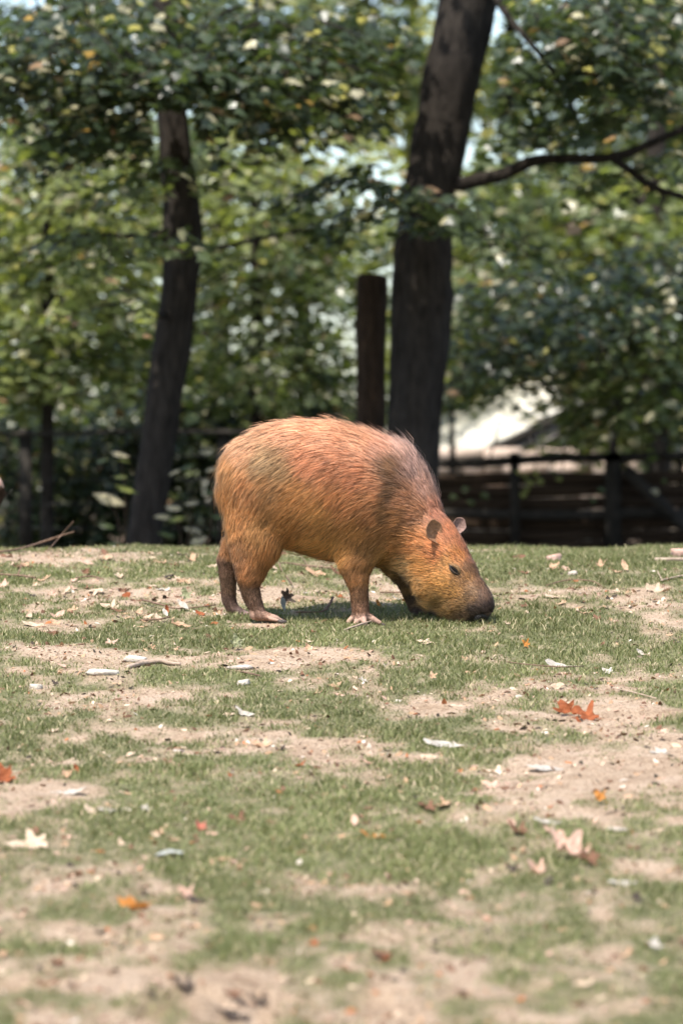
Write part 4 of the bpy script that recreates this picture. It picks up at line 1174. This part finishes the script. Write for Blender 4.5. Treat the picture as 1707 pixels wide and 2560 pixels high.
# ------------------------------------------------------------------ fallen leaves, stones, sticks
def leaf_mat(name, c1, c2, tr=0.12):
    return mat_noise(name, c1, c2, scale=45, rough=0.7, spec=0.25, bump=0.5, bscale=90, transl=tr)
LM = {'cream': leaf_mat('dry_cream', (0.40, 0.29, 0.20), (0.64, 0.50, 0.37)), 'white': leaf_mat('dry_white', (0.28, 0.25, 0.21), (0.54, 0.49, 0.42), .05),
      'grey': leaf_mat('dry_grey', (0.26, 0.27, 0.25), (0.44, 0.45, 0.41)), 'tan': leaf_mat('dry_tan', (0.36, 0.22, 0.13), (0.56, 0.38, 0.25)),
      'rust': leaf_mat('dry_rust', (0.20, 0.055, 0.02), (0.40, 0.125, 0.045), .25), 'brown': leaf_mat('dry_brown', (0.10, 0.05, 0.03), (0.25, 0.13, 0.075)),
      'orange': leaf_mat('dry_orange', (0.40, 0.15, 0.03), (0.62, 0.28, 0.07), .25), 'green': leaf_mat('half_green', (0.12, 0.15, 0.06), (0.42, 0.40, 0.26)),
      'dark': leaf_mat('dry_dark', (0.03, 0.024, 0.02), (0.09, 0.065, 0.05)), 'red': leaf_mat('dry_red', (0.36, 0.08, 0.05), (0.58, 0.24, 0.17), .2), 'pink': leaf_mat('dry_pink', (0.42, 0.25, 0.18), (0.64, 0.44, 0.34))}

def leaf_shape(kind, curl, seed):
    """unit-wide fallen leaf with lobes, midrib fold, curl and crumple; about 90 triangles and a stalk"""
    r_ = np.random.default_rng(seed)
    if kind == 'maple':
        half = [(-90, .16), (-70, .40), (-50, .50), (-36, .62), (-24, .46), (-8, .44), (4, .74), (12, .86), (22, .70), (34, .46), (48, .48), (60, .66), (72, .80), (82, .90), (90, 1.0)]
    else:
        half = [(-90, .80), (-70, .62), (-50, .46), (-30, .40), (-10, .38), (10, .40), (30, .46), (50, .58), (70, .78), (82, .92), (90, 1.0)]
    out = [(r * math.cos(math.radians(a)), r * math.sin(math.radians(a))) for a, r in half]
    out = out + [(-x * r_.uniform(.8, 1.05), y) for x, y in out[-2:0:-1]]
    out = np.array(out) * (1 + r_.normal(0, .05, (len(out), 1)))
    n = len(out)
    rings = [out * k for k in (0.36, 0.7, 1.0)]
    P2 = np.concatenate([[[0, 0]]] + rings)
    x, y = P2[:, 0] * .55, P2[:, 1] * .55
    z = curl * (1.5 * x ** 2 + 0.6 * y ** 2) - 0.25 * abs(curl) * np.abs(x) + 0.10 * abs(curl) * fbm(x * 5 + seed, y * 5, 0, 2, seed)
    rim = np.hypot(x, y)
    z = z + curl * 0.55 * np.clip(rim - .3, 0, None) * vnoise(np.arctan2(y, x) * 2.2 + seed, rim, 0, seed)
    V = np.stack([x, y, z], 1)
    Fc = [(0, 1 + i, 1 + (i + 1) % n) for i in range(n)]
    for q in (0, 1):
        o1, o2 = 1 + q * n, 1 + (q + 1) * n
        for i in range(n):
            Fc += [(o1 + i, o2 + i, o2 + (i + 1) % n), (o1 + i, o2 + (i + 1) % n, o1 + (i + 1) % n)]
    b0 = len(V)
    V = np.concatenate([V, [[.008, -.06, .004], [-.008, -.06, .004], [.006, -.45, .03 + .05 * curl], [-.006, -.45, .03 + .05 * curl], [.05, -.75, .10], [.04, -.75, .10]]])
    Fc += [(b0, b0 + 1, b0 + 3), (b0, b0 + 3, b0 + 2), (b0 + 2, b0 + 3, b0 + 5), (b0 + 2, b0 + 5, b0 + 4)]
    return V, np.array(Fc)

def fallen_leaf(px, py, wpx, tone, label, group, kind='maple', curl=.5, tilt=(0, 0), yaw=None, seed=None, sink=.003):
    seed = seed if seed is not None else random.randrange(9999)
    p, mpp = G(px, py)
    V, Fc = leaf_shape(kind, curl, seed)
    rot = (Matrix.Rotation(math.atan(SLOPE), 3, 'X') @ Matrix.Rotation(tilt[0], 3, 'X') @ Matrix.Rotation(tilt[1], 3, 'Y') @ Matrix.Rotation(random.uniform(0, 6.28) if yaw is None else yaw, 3, 'Z'))
    W = V @ np.array(rot).T * (wpx * mpp)
    cv = float(cover(np.array([p.x]), np.array([p.y]))[0])
    gz = ground_z(W[:, 0] + p.x, W[:, 1] + p.y) - p.z
    dz = np.min(W[:, 2] - gz)
    W[:, 2] += -dz - sink + (0.004 if cv > .3 else 0)
    me = mesh_np('fallen_leaf', W, Fc.ravel(), np.full(len(Fc), 3), LM[tone], smooth=True)
    o = link('fallen_leaf', me, None, label, 'leaf', group)
    o.location = p
    return o
LG = 'fallen leaves on the lawn'
KEY = [ # px, py, width, tone, label, kind, curl, tilt, yaw
 (1470, 1796, 100, 'rust', 'rust orange maple leaf curling up beside a smaller rust leaf on bare soil', 'maple', 1.1, (.35, .1), 1.2), (1412, 1790, 66, 'rust', 'small rust leaf curled beside the larger rust orange maple leaf', 'maple', 1.4, (.5, -.3), .3),
 (1448, 1805, 30, 'rust', 'rust leaf fragment between the two rust leaves', 'oval', 1.2, (.3, .2), .8), (1500, 1812, 70, 'cream', 'pale leaf lying under the edge of the rust orange maple leaf', 'oval', .3, (0, .05), 1.5),
 (1112, 1866, 104, 'white', 'flat whitish leaf with one dark curled tip, on bare soil', 'oval', .35, (.1, .12), 1.5), (178, 1984, 100, 'white', 'whitish leaf lifted off the soil and shading the ground under it', 'oval', .55, (.15, -.25), 1.35),
 (88, 2118, 136, 'cream', 'big cream maple leaf lying in the grass with a lifted stalk end', 'maple', .45, (.25, -.12), 1.7), (18, 1952, 90, 'rust', 'rust brown maple leaf standing half upright on soil', 'maple', 1.0, (.5, .1), 2.0),
 (1430, 2148, 150, 'pink', 'large crumpled pinkish brown leaf with wavy edges beside a soil patch', 'maple', 1.5, (.35, .15), 1.1), (1390, 2120, 60, 'cream', 'cream leaf leaning on the large crumpled pinkish leaf', 'oval', .8, (.6, .5), .5),
 (1393, 1668, 64, 'white', 'whitish leaf lying over a thin twig in the green grass', 'oval', .6, (.25, .1), 1.3), (1348, 1675, 22, 'orange', 'tiny orange leaf touching the whitish leaf in the grass', 'oval', .6, (.3, 0), 1.0),
 (1655, 1882, 70, 'white', 'whitish torn leaf with a dark hollow under it, on bare soil', 'maple', .5, (.15, .1), 1.9), (1378, 1925, 120, 'white', 'long whitish leaf flat on the bare soil', 'oval', .25, (.05, .05), 1.55),
 (660, 1866, 70, 'tan', 'tan leaf with a dark folded side on soil', 'maple', .9, (.25, -.1), 1.2), (730, 1868, 64, 'cream', 'cream leaf beside the tan folded leaf', 'oval', .4, (.1, .1), 1.5),
 (615, 1790, 52, 'white', 'small whitish curled leaf on grass', 'oval', .9, (.3, .2), 1.2), (573, 1790, 36, 'cream', 'small cream leaf beside the whitish curled leaf', 'oval', .6, (.2, -.1), 1.4),
 (593, 1626, 46, 'green', 'half green curled leaf standing in the grass', 'maple', 1.3, (.8, .3), .4), (1316, 1620, 32, 'orange', 'orange brown leaf standing in the grass', 'maple', 1.2, (.8, .2), 1.2),
 (250, 1486, 62, 'cream', 'cream domed leaf among leaf litter', 'maple', -.5, (.1, 0), 1.2), (385, 1466, 46, 'cream', 'small cream leaf among leaf litter', 'oval', .4, (.1, 0), 1.5), (280, 1524, 60, 'cream', 'cream leaf lying against a brown leaf on soil', 'maple', .7, (.3, .1), 1.2),
 (300, 1530, 44, 'brown', 'brown leaf under the edge of a cream leaf', 'oval', .8, (.2, 0), 1.4), (90, 1564, 70, 'cream', 'cream leaf in a long heap of litter', 'oval', .5, (.1, .1), 1.5), (140, 1562, 40, 'tan', 'tan leaf in a long heap of litter', 'maple', .9, (.3, .1), .7),
 (465, 1508, 40, 'green', 'small green leaf standing in the litter', 'maple', .9, (.9, .2), .4), (418, 1540, 24, 'rust', 'small rust leaf standing upright in the litter', 'oval', 1., (1.1, .2), .2), (455, 1570, 54, 'tan', 'long orange tan curled leaf in the grass', 'oval', 1.2, (.1, .1), 1.5),
 (1016, 1518, 36, 'orange', 'brown orange leaf standing behind the front paw', 'maple', 1.1, (1.0, .3), .5), (946, 1520, 22, 'orange', 'tiny orange leaf behind the front leg', 'oval', 1.0, (1.0, .1), .5), (905, 1545, 46, 'brown', 'dark brown crumpled leaf at the front paw', 'maple', 1.6, (.5, .1), 1.1),
 (505, 2078, 38, 'red', 'small red leaf in the green grass', 'maple', 1.1, (.6, .2), .9), (600, 2062, 58, 'brown', 'brown curled leaf with pale rim in the grass', 'maple', 1.5, (.5, -.1), 1.2), (425, 1912, 34, 'brown', 'dark brown leaf beside a pinkish leaf', 'maple', 1.5, (.4, 0), 1.2),
 (440, 1915, 36, 'pink', 'pinkish leaf beside a dark brown leaf', 'oval', .7, (.3, .1), 1.2), (192, 1937, 26, 'rust', 'small rust leaf standing upright in green grass', 'oval', 1.1, (1.0, .1), .5), (425, 2142, 78, 'grey', 'grey leaf arched over the grass', 'oval', -.6, (.05, 0), 1.55),
 (940, 2096, 80, 'orange', 'thin orange tan leaf lying in grass', 'oval', .8, (.1, .12), 1.5), (1560, 2212, 78, 'white', 'whitish leaf flat at the edge of the grass', 'oval', .3, (.1, 0), 1.5), (345, 2276, 96, 'orange', 'orange brown leaf curled along its length in thin grass', 'oval', 1.4, (.1, -.05), 1.5),
 (470, 2248, 60, 'pink', 'pinkish curled leaf beside a dark leaf in thin grass', 'maple', 1.2, (.4, .2), 1.), (495, 2256, 58, 'dark', 'dark leaf beside a pinkish curled leaf', 'oval', .7, (.1, .1), 1.5), (228, 2040, 44, 'cream', 'cream leaf upright in the grass', 'oval', .7, (.6, .4), 1.),
 (285, 2032, 66, 'white', 'narrow whitish leaf in grass', 'oval', .8, (.15, -.1), 1.5), (392, 2092, 28, 'cream', 'small round cream leaf in grass', 'oval', .6, (.6, 0), 1.2), (1285, 2180, 40, 'dark', 'dark leaf in the grass beside a pale curled leaf', 'maple', 1.2, (.5, 0), 1.), (1350, 2182, 66, 'pink', 'pale pinkish leaf curled in the grass', 'maple', 1.4, (.4, 0), 1.2),
 (1232, 1968, 60, 'pink', 'pinkish leaf at the edge of the worn soil', 'maple', .6, (.3, 0), 1.), (1370, 2062, 70, 'white', 'whitish leaf shading the soil under it', 'oval', .5, (.2, .1), 1.5), (1500, 2012, 44, 'orange', 'green and orange leaf upright on bare soil', 'maple', 1.1, (.9, .1), .7),
 (1640, 1480, 60, 'cream', 'ragged cream leaf beside a forked stick', 'maple', .9, (.4, 0), 1.1), (1390, 1495, 64, 'cream', 'cream leaf on the soil past the muzzle', 'oval', .5, (.1, .05), 1.5), (1545, 1485, 46, 'cream', 'cream leaf lying in the bare strip past the muzzle', 'maple', .5, (.2, .05), 1.5),
 (1065, 1610, 48, 'cream', 'cream leaf in the grass below the muzzle', 'maple', .5, (.2, 0), 1.1), (1600, 1640, 24, 'white', 'tiny white leaf upright in the grass', 'oval', .8, (.9, 0), .8), (1150, 1765, 60, 'cream', 'long cream leaf on soil', 'oval', .4, (.1, .05), 1.55), (1075, 1895, 50, 'cream', 'upturned cream leaf by the flat whitish leaf', 'oval', .8, (.4, -.2), 1.2),
 (1245, 1930, 70, 'cream', 'cream leaf half sunk in the soil', 'maple', .5, (.15, -.1), 1.3), (720, 1506, 56, 'dark', 'dark leaf standing on edge by the hind foot', 'maple', .9, (1.25, .5), 2.6), (708, 1536, 40, 'grey', 'grey leaf standing below the dark upright leaf', 'oval', .7, (1.2, .6), .2),
 (468, 2490, 72, 'dark', 'dark shrivelled leaf added as shade in the biggest hollow of the soil', 'maple', 1.3, (.3, .1), 1.3), (590, 2500, 60, 'brown', 'brown leaf added as hollow shade across the churned soil', 'oval', 1.0, (.2, .1), 1.5), (655, 2516, 66, 'dark', 'dark leaf added as hollow shade beside a brown leaf on the churned soil', 'maple', 1.2, (.25, .1), 1.2),  # dark leaves added at the dents to stand in for their shade
 (382, 2500, 26, 'dark', 'tiny dark clod of leaf added as shade by the biggest hollow', 'maple', 1.5, (.3, 0), 1.), (110, 2458, 56, 'brown', 'half sunk brown leaf added as shade in pale soil beside a grass tuft', 'oval', 1.1, (.2, .1), 1.5), (590, 2548, 80, 'dark', 'dark leaf added as hollow shade below the churned soil', 'oval', 1.0, (.2, 0), 1.5), (150, 2414, 44, 'brown', 'brown leaf above the half sunk brown leaf', 'maple', 1.2, (.3, 0), 1.2),
 (955, 2400, 60, 'brown', 'brown narrow leaf on a pale soil ridge', 'oval', 1.1, (.2, .1), 1.5), (1345, 2190, 44, 'brown', 'brown curled leaf inside the pale pinkish curled leaf', 'oval', 1.4, (.5, 0), 1.2), (1075, 2028, 60, 'brown', 'brown leaf pressed into the shallow worn hollow', 'maple', .9, (.2, .1), 1.3), (1300, 2088, 66, 'brown', 'brown leaf at the edge of the shallow worn hollow', 'maple', 1.4, (.4, .1), 1.1), (1480, 2165, 70, 'brown', 'dark brown leaf tucked under the large crumpled pinkish leaf', 'maple', 1.5, (.5, 0), 1.3),
 (795, 1440, 60, 'tan', 'tan leaf under the belly of the capybara', 'oval', .8, (.3, 0), 1.2), (850, 1438, 50, 'brown', 'dark brown leaf under the belly of the capybara', 'maple', 1.2, (.3, 0), 1.2), (680, 1428, 40, 'cream', 'cream leaf behind the near hind leg', 'oval', .6, (.5, .6), 1.)]
for (px, py, w, tone, lab, kind, curl, tilt, yaw) in KEY:
    fallen_leaf(px, py, w, tone, lab, LG, kind, curl, tilt, yaw)
SMALL = {'cream': 'small cream dry leaf scrap on the lawn', 'tan': 'small tan dry leaf scrap on the lawn', 'brown': 'small brown shrivelled leaf on the lawn', 'white': 'small bleached leaf scrap on the lawn',
         'rust': 'small rust coloured leaf scrap on the lawn', 'dark': 'small blackish shrivelled leaf on the lawn', 'pink': 'small pinkish leaf scrap on the lawn'}
MARKS = [(1470, 1796, 'the rust orange maple leaf'), (1112, 1866, 'the flat whitish leaf'), (88, 2118, 'the big cream maple leaf'), (1430, 2148, 'the large crumpled pinkish leaf'), (250, 1684, 'the flat white stone'),
         (880, 1560, 'the near front paw'), (600, 1540, 'the hind feet of the capybara'), (1250, 1550, 'the muzzle'), (1382, 1402, 'the pinkish stone'), (345, 2276, 'the long orange brown leaf'), (18, 1952, 'the rust brown leaf'),
         (1700, 1390, 'the large flat brown stone'), (178, 1984, 'the lifted whitish leaf'), (505, 2078, 'the small red leaf'), (593, 1626, 'the half green leaf'), (1655, 1882, 'the torn whitish leaf'), (250, 1486, 'the domed cream leaf'),
         (1393, 1668, 'the whitish leaf over the twig'), (800, 1435, 'the belly of the capybara'), (100, 1380, 'the long dry twig'), (120, 1562, 'the long heap of litter'), (680, 1866, 'the tan folded leaf'), (940, 2096, 'the thin orange tan leaf'),
         (1560, 2212, 'the whitish leaf at the grass edge'), (470, 2480, 'the dark hollows in the soil'), (1230, 2050, 'the shallow worn hollow'), (450, 1510, 'the dark curving twig')]
def near_mark(px, py):
    return min(MARKS, key=lambda m: (m[0] - px) ** 2 + ((m[1] - py) * 3) ** 2)[2]
rr = random.Random(99)
for i in range(218):
    if i < 115: px, py = rr.uniform(-60, 560) if rr.random() < .6 else rr.uniform(600, 1760), rr.uniform(1385, 1560)
    else: px, py = rr.uniform(-60, 1770), 1560 + (2540 - 1560) * rr.random() ** 1.25
    tone = rr.choices(['cream', 'tan', 'brown', 'white', 'rust', 'dark', 'pink'], [20, 26, 22, 4, 7, 8, 13])[0]
    w = rr.uniform(18, 44) * (1 + (py - 1550) / 2600)
    kd_, cu_, ti_ = 'maple' if rr.random() < .5 else 'oval', rr.uniform(.3, 1.5), rr.uniform(-.1, .6)
    look = ('tiny ' if w < 30 else 'small ') + ('lobed ' if kd_ == 'maple' else 'narrow ') + ('curled ' if cu_ > 1.1 else 'tilted ' if ti_ > .4 else '')
    gp_, _ = G(px, py)
    sub = ' in grass' if float(cover(np.array([gp_.x]), np.array([gp_.y]))[0]) > .35 else ' on soil'
    tn_ = {'white': 'bleached', 'dark': 'blackish', 'pink': 'pinkish'}.get(tone, tone)
    fallen_leaf(px, py, w, tone, look + tn_ + ' leaf scrap near ' + near_mark(px, py) + sub, 'small ' + tn_ + ' leaf scraps', kd_, cu_, (ti_, rr.uniform(-.3, .3)), None, i)

def litter():
    n = 26000
    y = -6.2 + 9.4 * rng.random(n); x = (rng.random(n) * 2 - 1) * (0.0837 * (y + 12) + 0.4)
    cv = cover(x, y); keep = rng.random(n) < np.where(cv < .35, .95, .3) * (0.45 + 0.55 * (fbm(x * 3, y * 3, 0, 2, 8) > 0))
    x, y = x[keep], y[keep]; n = len(x)
    z = ground_z(x, y) + 0.003
    s_ = 0.003 + 0.010 * rng.random(n) ** 2.2
    up = np.array([0, -SLOPE, 1]) + rng.normal(0, .45, (n, 3)); hd = rng.normal(size=(n, 3))
    pal = np.array([(0.56, 0.43, 0.31), (0.40, 0.26, 0.16), (0.15, 0.08, 0.05), (0.62, 0.54, 0.45), (0.05, 0.04, 0.03), (0.36, 0.14, 0.06), (0.48, 0.32, 0.24)])
    c = pal[rng.choice(7, n, p=[.13, .25, .27, .04, .14, .06, .11])] * (0.7 + .5 * rng.random((n, 1)))
    V, f, sz, col = leaf_cloud(np.stack([x, y, z], 1), up, hd, s_ * 2.2, c, 'oval')
    link('leaf_litter', mesh_np('leaf_litter', V, f, sz, M_crumb, {'col': col}), None, 'crumbs of dry leaf and bark strewn over soil and grass', 'litter', None, 'stuff')
litter()

M_stone = mat_noise('stone', (0.30, 0.25, 0.21), (0.56, 0.48, 0.41), scale=30, rough=0.9, spec=0.2, bump=0.6, bscale=60)
M_stone_w = mat_noise('white_stone', (0.38, 0.33, 0.27), (0.60, 0.54, 0.46), scale=30, rough=0.85, spec=0.2, bump=0.4, bscale=60)
M_stone_p = mat_noise('pink_stone', (0.36, 0.22, 0.17), (0.58, 0.40, 0.33), scale=25, rough=0.9, spec=0.2, bump=0.6, bscale=60)
def stone(px, py, w, hgt, mat, label, seed):
    p, mpp = G(px, py)
    r_ = np.array([w * .5 * mpp, w * .36 * mpp, hgt * mpp])
    V, Fc = ellipsoid(np.zeros(3), (np.array([1., 0, 0]), np.array([0, 1., 0]), np.array([0, 0, 1.])), (1, 1, 1), 10, 16)
    k = 1 + 0.22 * fbm(V[:, 0] * 1.6 + seed, V[:, 1] * 1.6, V[:, 2] * 1.6, 3, seed)
    V = V * k[:, None] + 0.10 * np.stack([vnoise(V[:, 0] * 3 + seed, V[:, 1] * 3, V[:, 2] * 3, q) for q in (1, 2, 3)], 1); V[:, 2] = np.clip(V[:, 2], -.45, .55 + .25 * V[:, 0] * math.sin(seed)); V = V * r_ + np.array([0, 0, r_[2] * .22])
    o = link('stone', quadmesh('stone', V, Fc, mat, smooth=False), None, label, 'stone', 'stones on the lawn'); o.location = p
for a in [(1382, 1402, 36, 20, M_stone_p, 'pinkish stone lying in green grass past the head', 1), (1430, 1437, 26, 13, M_stone, 'small grey stone in green grass past the head', 2), (1712, 1388, 80, 22, M_stone_p, 'large flat brown stone at the edge of the lawn beside a pale stick', 3),
          (255, 1684, 84, 14, M_stone_w, 'flat white stone in the grass', 4), (340, 1652, 56, 16, M_stone_w, 'white stone with a brown shaded underside', 5), (90, 1722, 34, 15, M_stone_w, 'small white pebble in the grass', 6), (608, 1712, 32, 16, M_stone_w, 'white pebble below a patch of pinkish soil', 7),
          (600, 1672, 60, 12, M_stone, 'flat grey stone on pinkish soil', 8), (1385, 1365, 30, 6, M_stone_p, 'flat pinkish clod on the crest of the lawn', 9), (995, 1756, 18, 9, M_stone_w, 'tiny white pebble on bare soil', 10), (1540, 2078, 60, 12, M_stone, 'low grey brown clod on bare soil', 11), (445, 1880, 30, 8, M_stone, 'small grey pebble in thin grass', 12)]:
    stone(*a)

M_stick = mat_noise('stick', (0.10, 0.065, 0.045), (0.26, 0.17, 0.12), scale=40, rough=0.85, spec=0.15, bump=0.4)
M_stick_p = mat_noise('pale_stick', (0.26, 0.19, 0.14), (0.46, 0.36, 0.28), scale=40, rough=0.85, spec=0.15, bump=0.4)
def stick(rows, mat, label, forks=()):
    """rows: (px, py, lift m, diameter px)"""
    def pts(rs):
        q = []
        for (px, py, lf, w) in rs:
            p, mpp = G(px, py); q.append((p.x, p.y, p.z + lf + .002, w * mpp / 2))
        return q
    q = pts(rows)
    root = empty('fallen_stick', q[0][:3], label, 'stick', 'sticks on the lawn')
    child('stem', tube_mesh('stem', q, mat, n=22, m=7, rough=.25, seed=len(label)), root)
    for fk in forks:
        child('side_twig', tube_mesh('side_twig', pts(fk), mat, n=12, m=6, rough=.2, seed=3), root)
stick([(355, 1508, .01, 5), (400, 1522, .012, 5), (450, 1528, .006, 4), (540, 1522, .01, 3)], M_stick, 'dark twig curving over litter behind the hind feet')
stick([(350, 1555, .004, 5), (400, 1556, .008, 5), (425, 1552, .01, 3)], M_stick, 'short dark twig under the curving twig')
stick([(730, 1470, .01, 3), (700, 1420, .012, 3), (770, 1424, .01, 5), (850, 1432, .01, 4)], M_stick, 'branched twig under the belly', [[(770, 1424, .01, 3), (745, 1395, .02, 2), (735, 1385, .03, 2)], [(800, 1428, .01, 3), (835, 1418, .02, 2)]])
stick([(740, 1537, .006, 4), (800, 1536, .006, 4), (820, 1528, .012, 7), (832, 1520, .03, 7)], M_stick, 'bent dark stick between the near legs')
stick([(1365, 1468, .004, 3), (1420, 1461, .012, 3), (1480, 1464, .012, 3), (1510, 1474, .002, 2)], M_stick, 'thin arched twig at the edge of grass past the muzzle')
stick([(1635, 1406, .008, 9), (1700, 1407, .01, 9), (1760, 1405, .01, 8)], M_stick_p, 'straight pale stick beside the large flat brown stone')
stick([(1650, 1456, .004, 4), (1690, 1448, .006, 4), (1730, 1442, .006, 3)], M_stick_p, 'forked pale stick beside the ragged cream leaf', [[(1655, 1456, .004, 3), (1648, 1450, .012, 3), (1642, 1444, .02, 2)]])
stick([(1266, 1664, .008, 3), (1320, 1674, .012, 3), (1400, 1680, .012, 3), (1460, 1676, .01, 2)], M_stick, 'thin twig crossing under the whitish leaf')
stick([(1530, 1726, .004, 4), (1580, 1738, .006, 4), (1640, 1752, .004, 3)], M_stick_p, 'pale straight twig on soil above the rust leaves')
stick([(316, 1674, .003, 10), (360, 1664, .005, 14), (400, 1659, .006, 12), (425, 1664, .004, 9), (452, 1664, .003, 7)], M_stick_p, 'thick pale peeled branch beside the white stones')
stick([(585, 1682, .004, 5), (620, 1690, .006, 5), (650, 1697, .006, 4)], M_stick, 'short reddish twig on pinkish soil')
stick([(860, 1580, .004, 4), (900, 1572, .01, 6), (930, 1562, .01, 3)], M_stick_p, 'short knobbly twig in front of the front paw')
stick([(950, 1486, .004, 4), (1010, 1489, .008, 4), (1030, 1488, .006, 3)], M_stick, 'twig on the ground between the front legs')
stick([(-60, 1392, .008, 5), (40, 1384, .012, 5), (100, 1380, .03, 5), (150, 1378, .05, 4), (186, 1378, .065, 3)], M_stick, 'long dry twig rising off the crest of the lawn', [[(115, 1388, .005, 2), (150, 1380, .05, 2), (184, 1378, .10, 2)]])
stick([(0, 1445, .01, 5), (50, 1450, .012, 6), (90, 1455, .012, 5)], M_stick, 'broken brown twig on the shaded tuft', [[(45, 1450, .012, 4), (55, 1445, .04, 3)]])
stick([(190, 1452, .008, 3), (230, 1450, .01, 4), (260, 1456, .008, 3)], M_stick, 'short arched twig in the litter by the domed leaf')

# leaning dead log, mostly outside the frame
p0, _ = G(-260, 1392)
lg = empty('dead_log', tuple(p0), 'rough weathered end of a leaning dead log', 'log')
e0 = P(4, 1212, p0.y + 12.0)
child('log_stem', tube_mesh('log_stem', [(*(np.array(p0) - [0, 0, .03]), .075), (*(np.array(p0) * .6 + e0 * .4 + np.array([0, 0, .02])), .068), (*(np.array(p0) * .2 + e0 * .8), .055), (*e0, .035)], M_bark2, n=40, m=20, rough=.35, ridge=.4, seed=9), lg)
V, Fc = ellipsoid(e0 + np.array([-.012, 0, .012]), frame([.7, 0, .6], [0, 1, 0]), (.033, .033, .012), 8, 14)
V = V + 0.006 * np.stack([vnoise(V[:, 0] * 60, V[:, 1] * 60, V[:, 2] * 60, k) for k in range(3)], 1)
child('broken_end', quadmesh('broken_end', V, Fc, LM['pink']), lg)
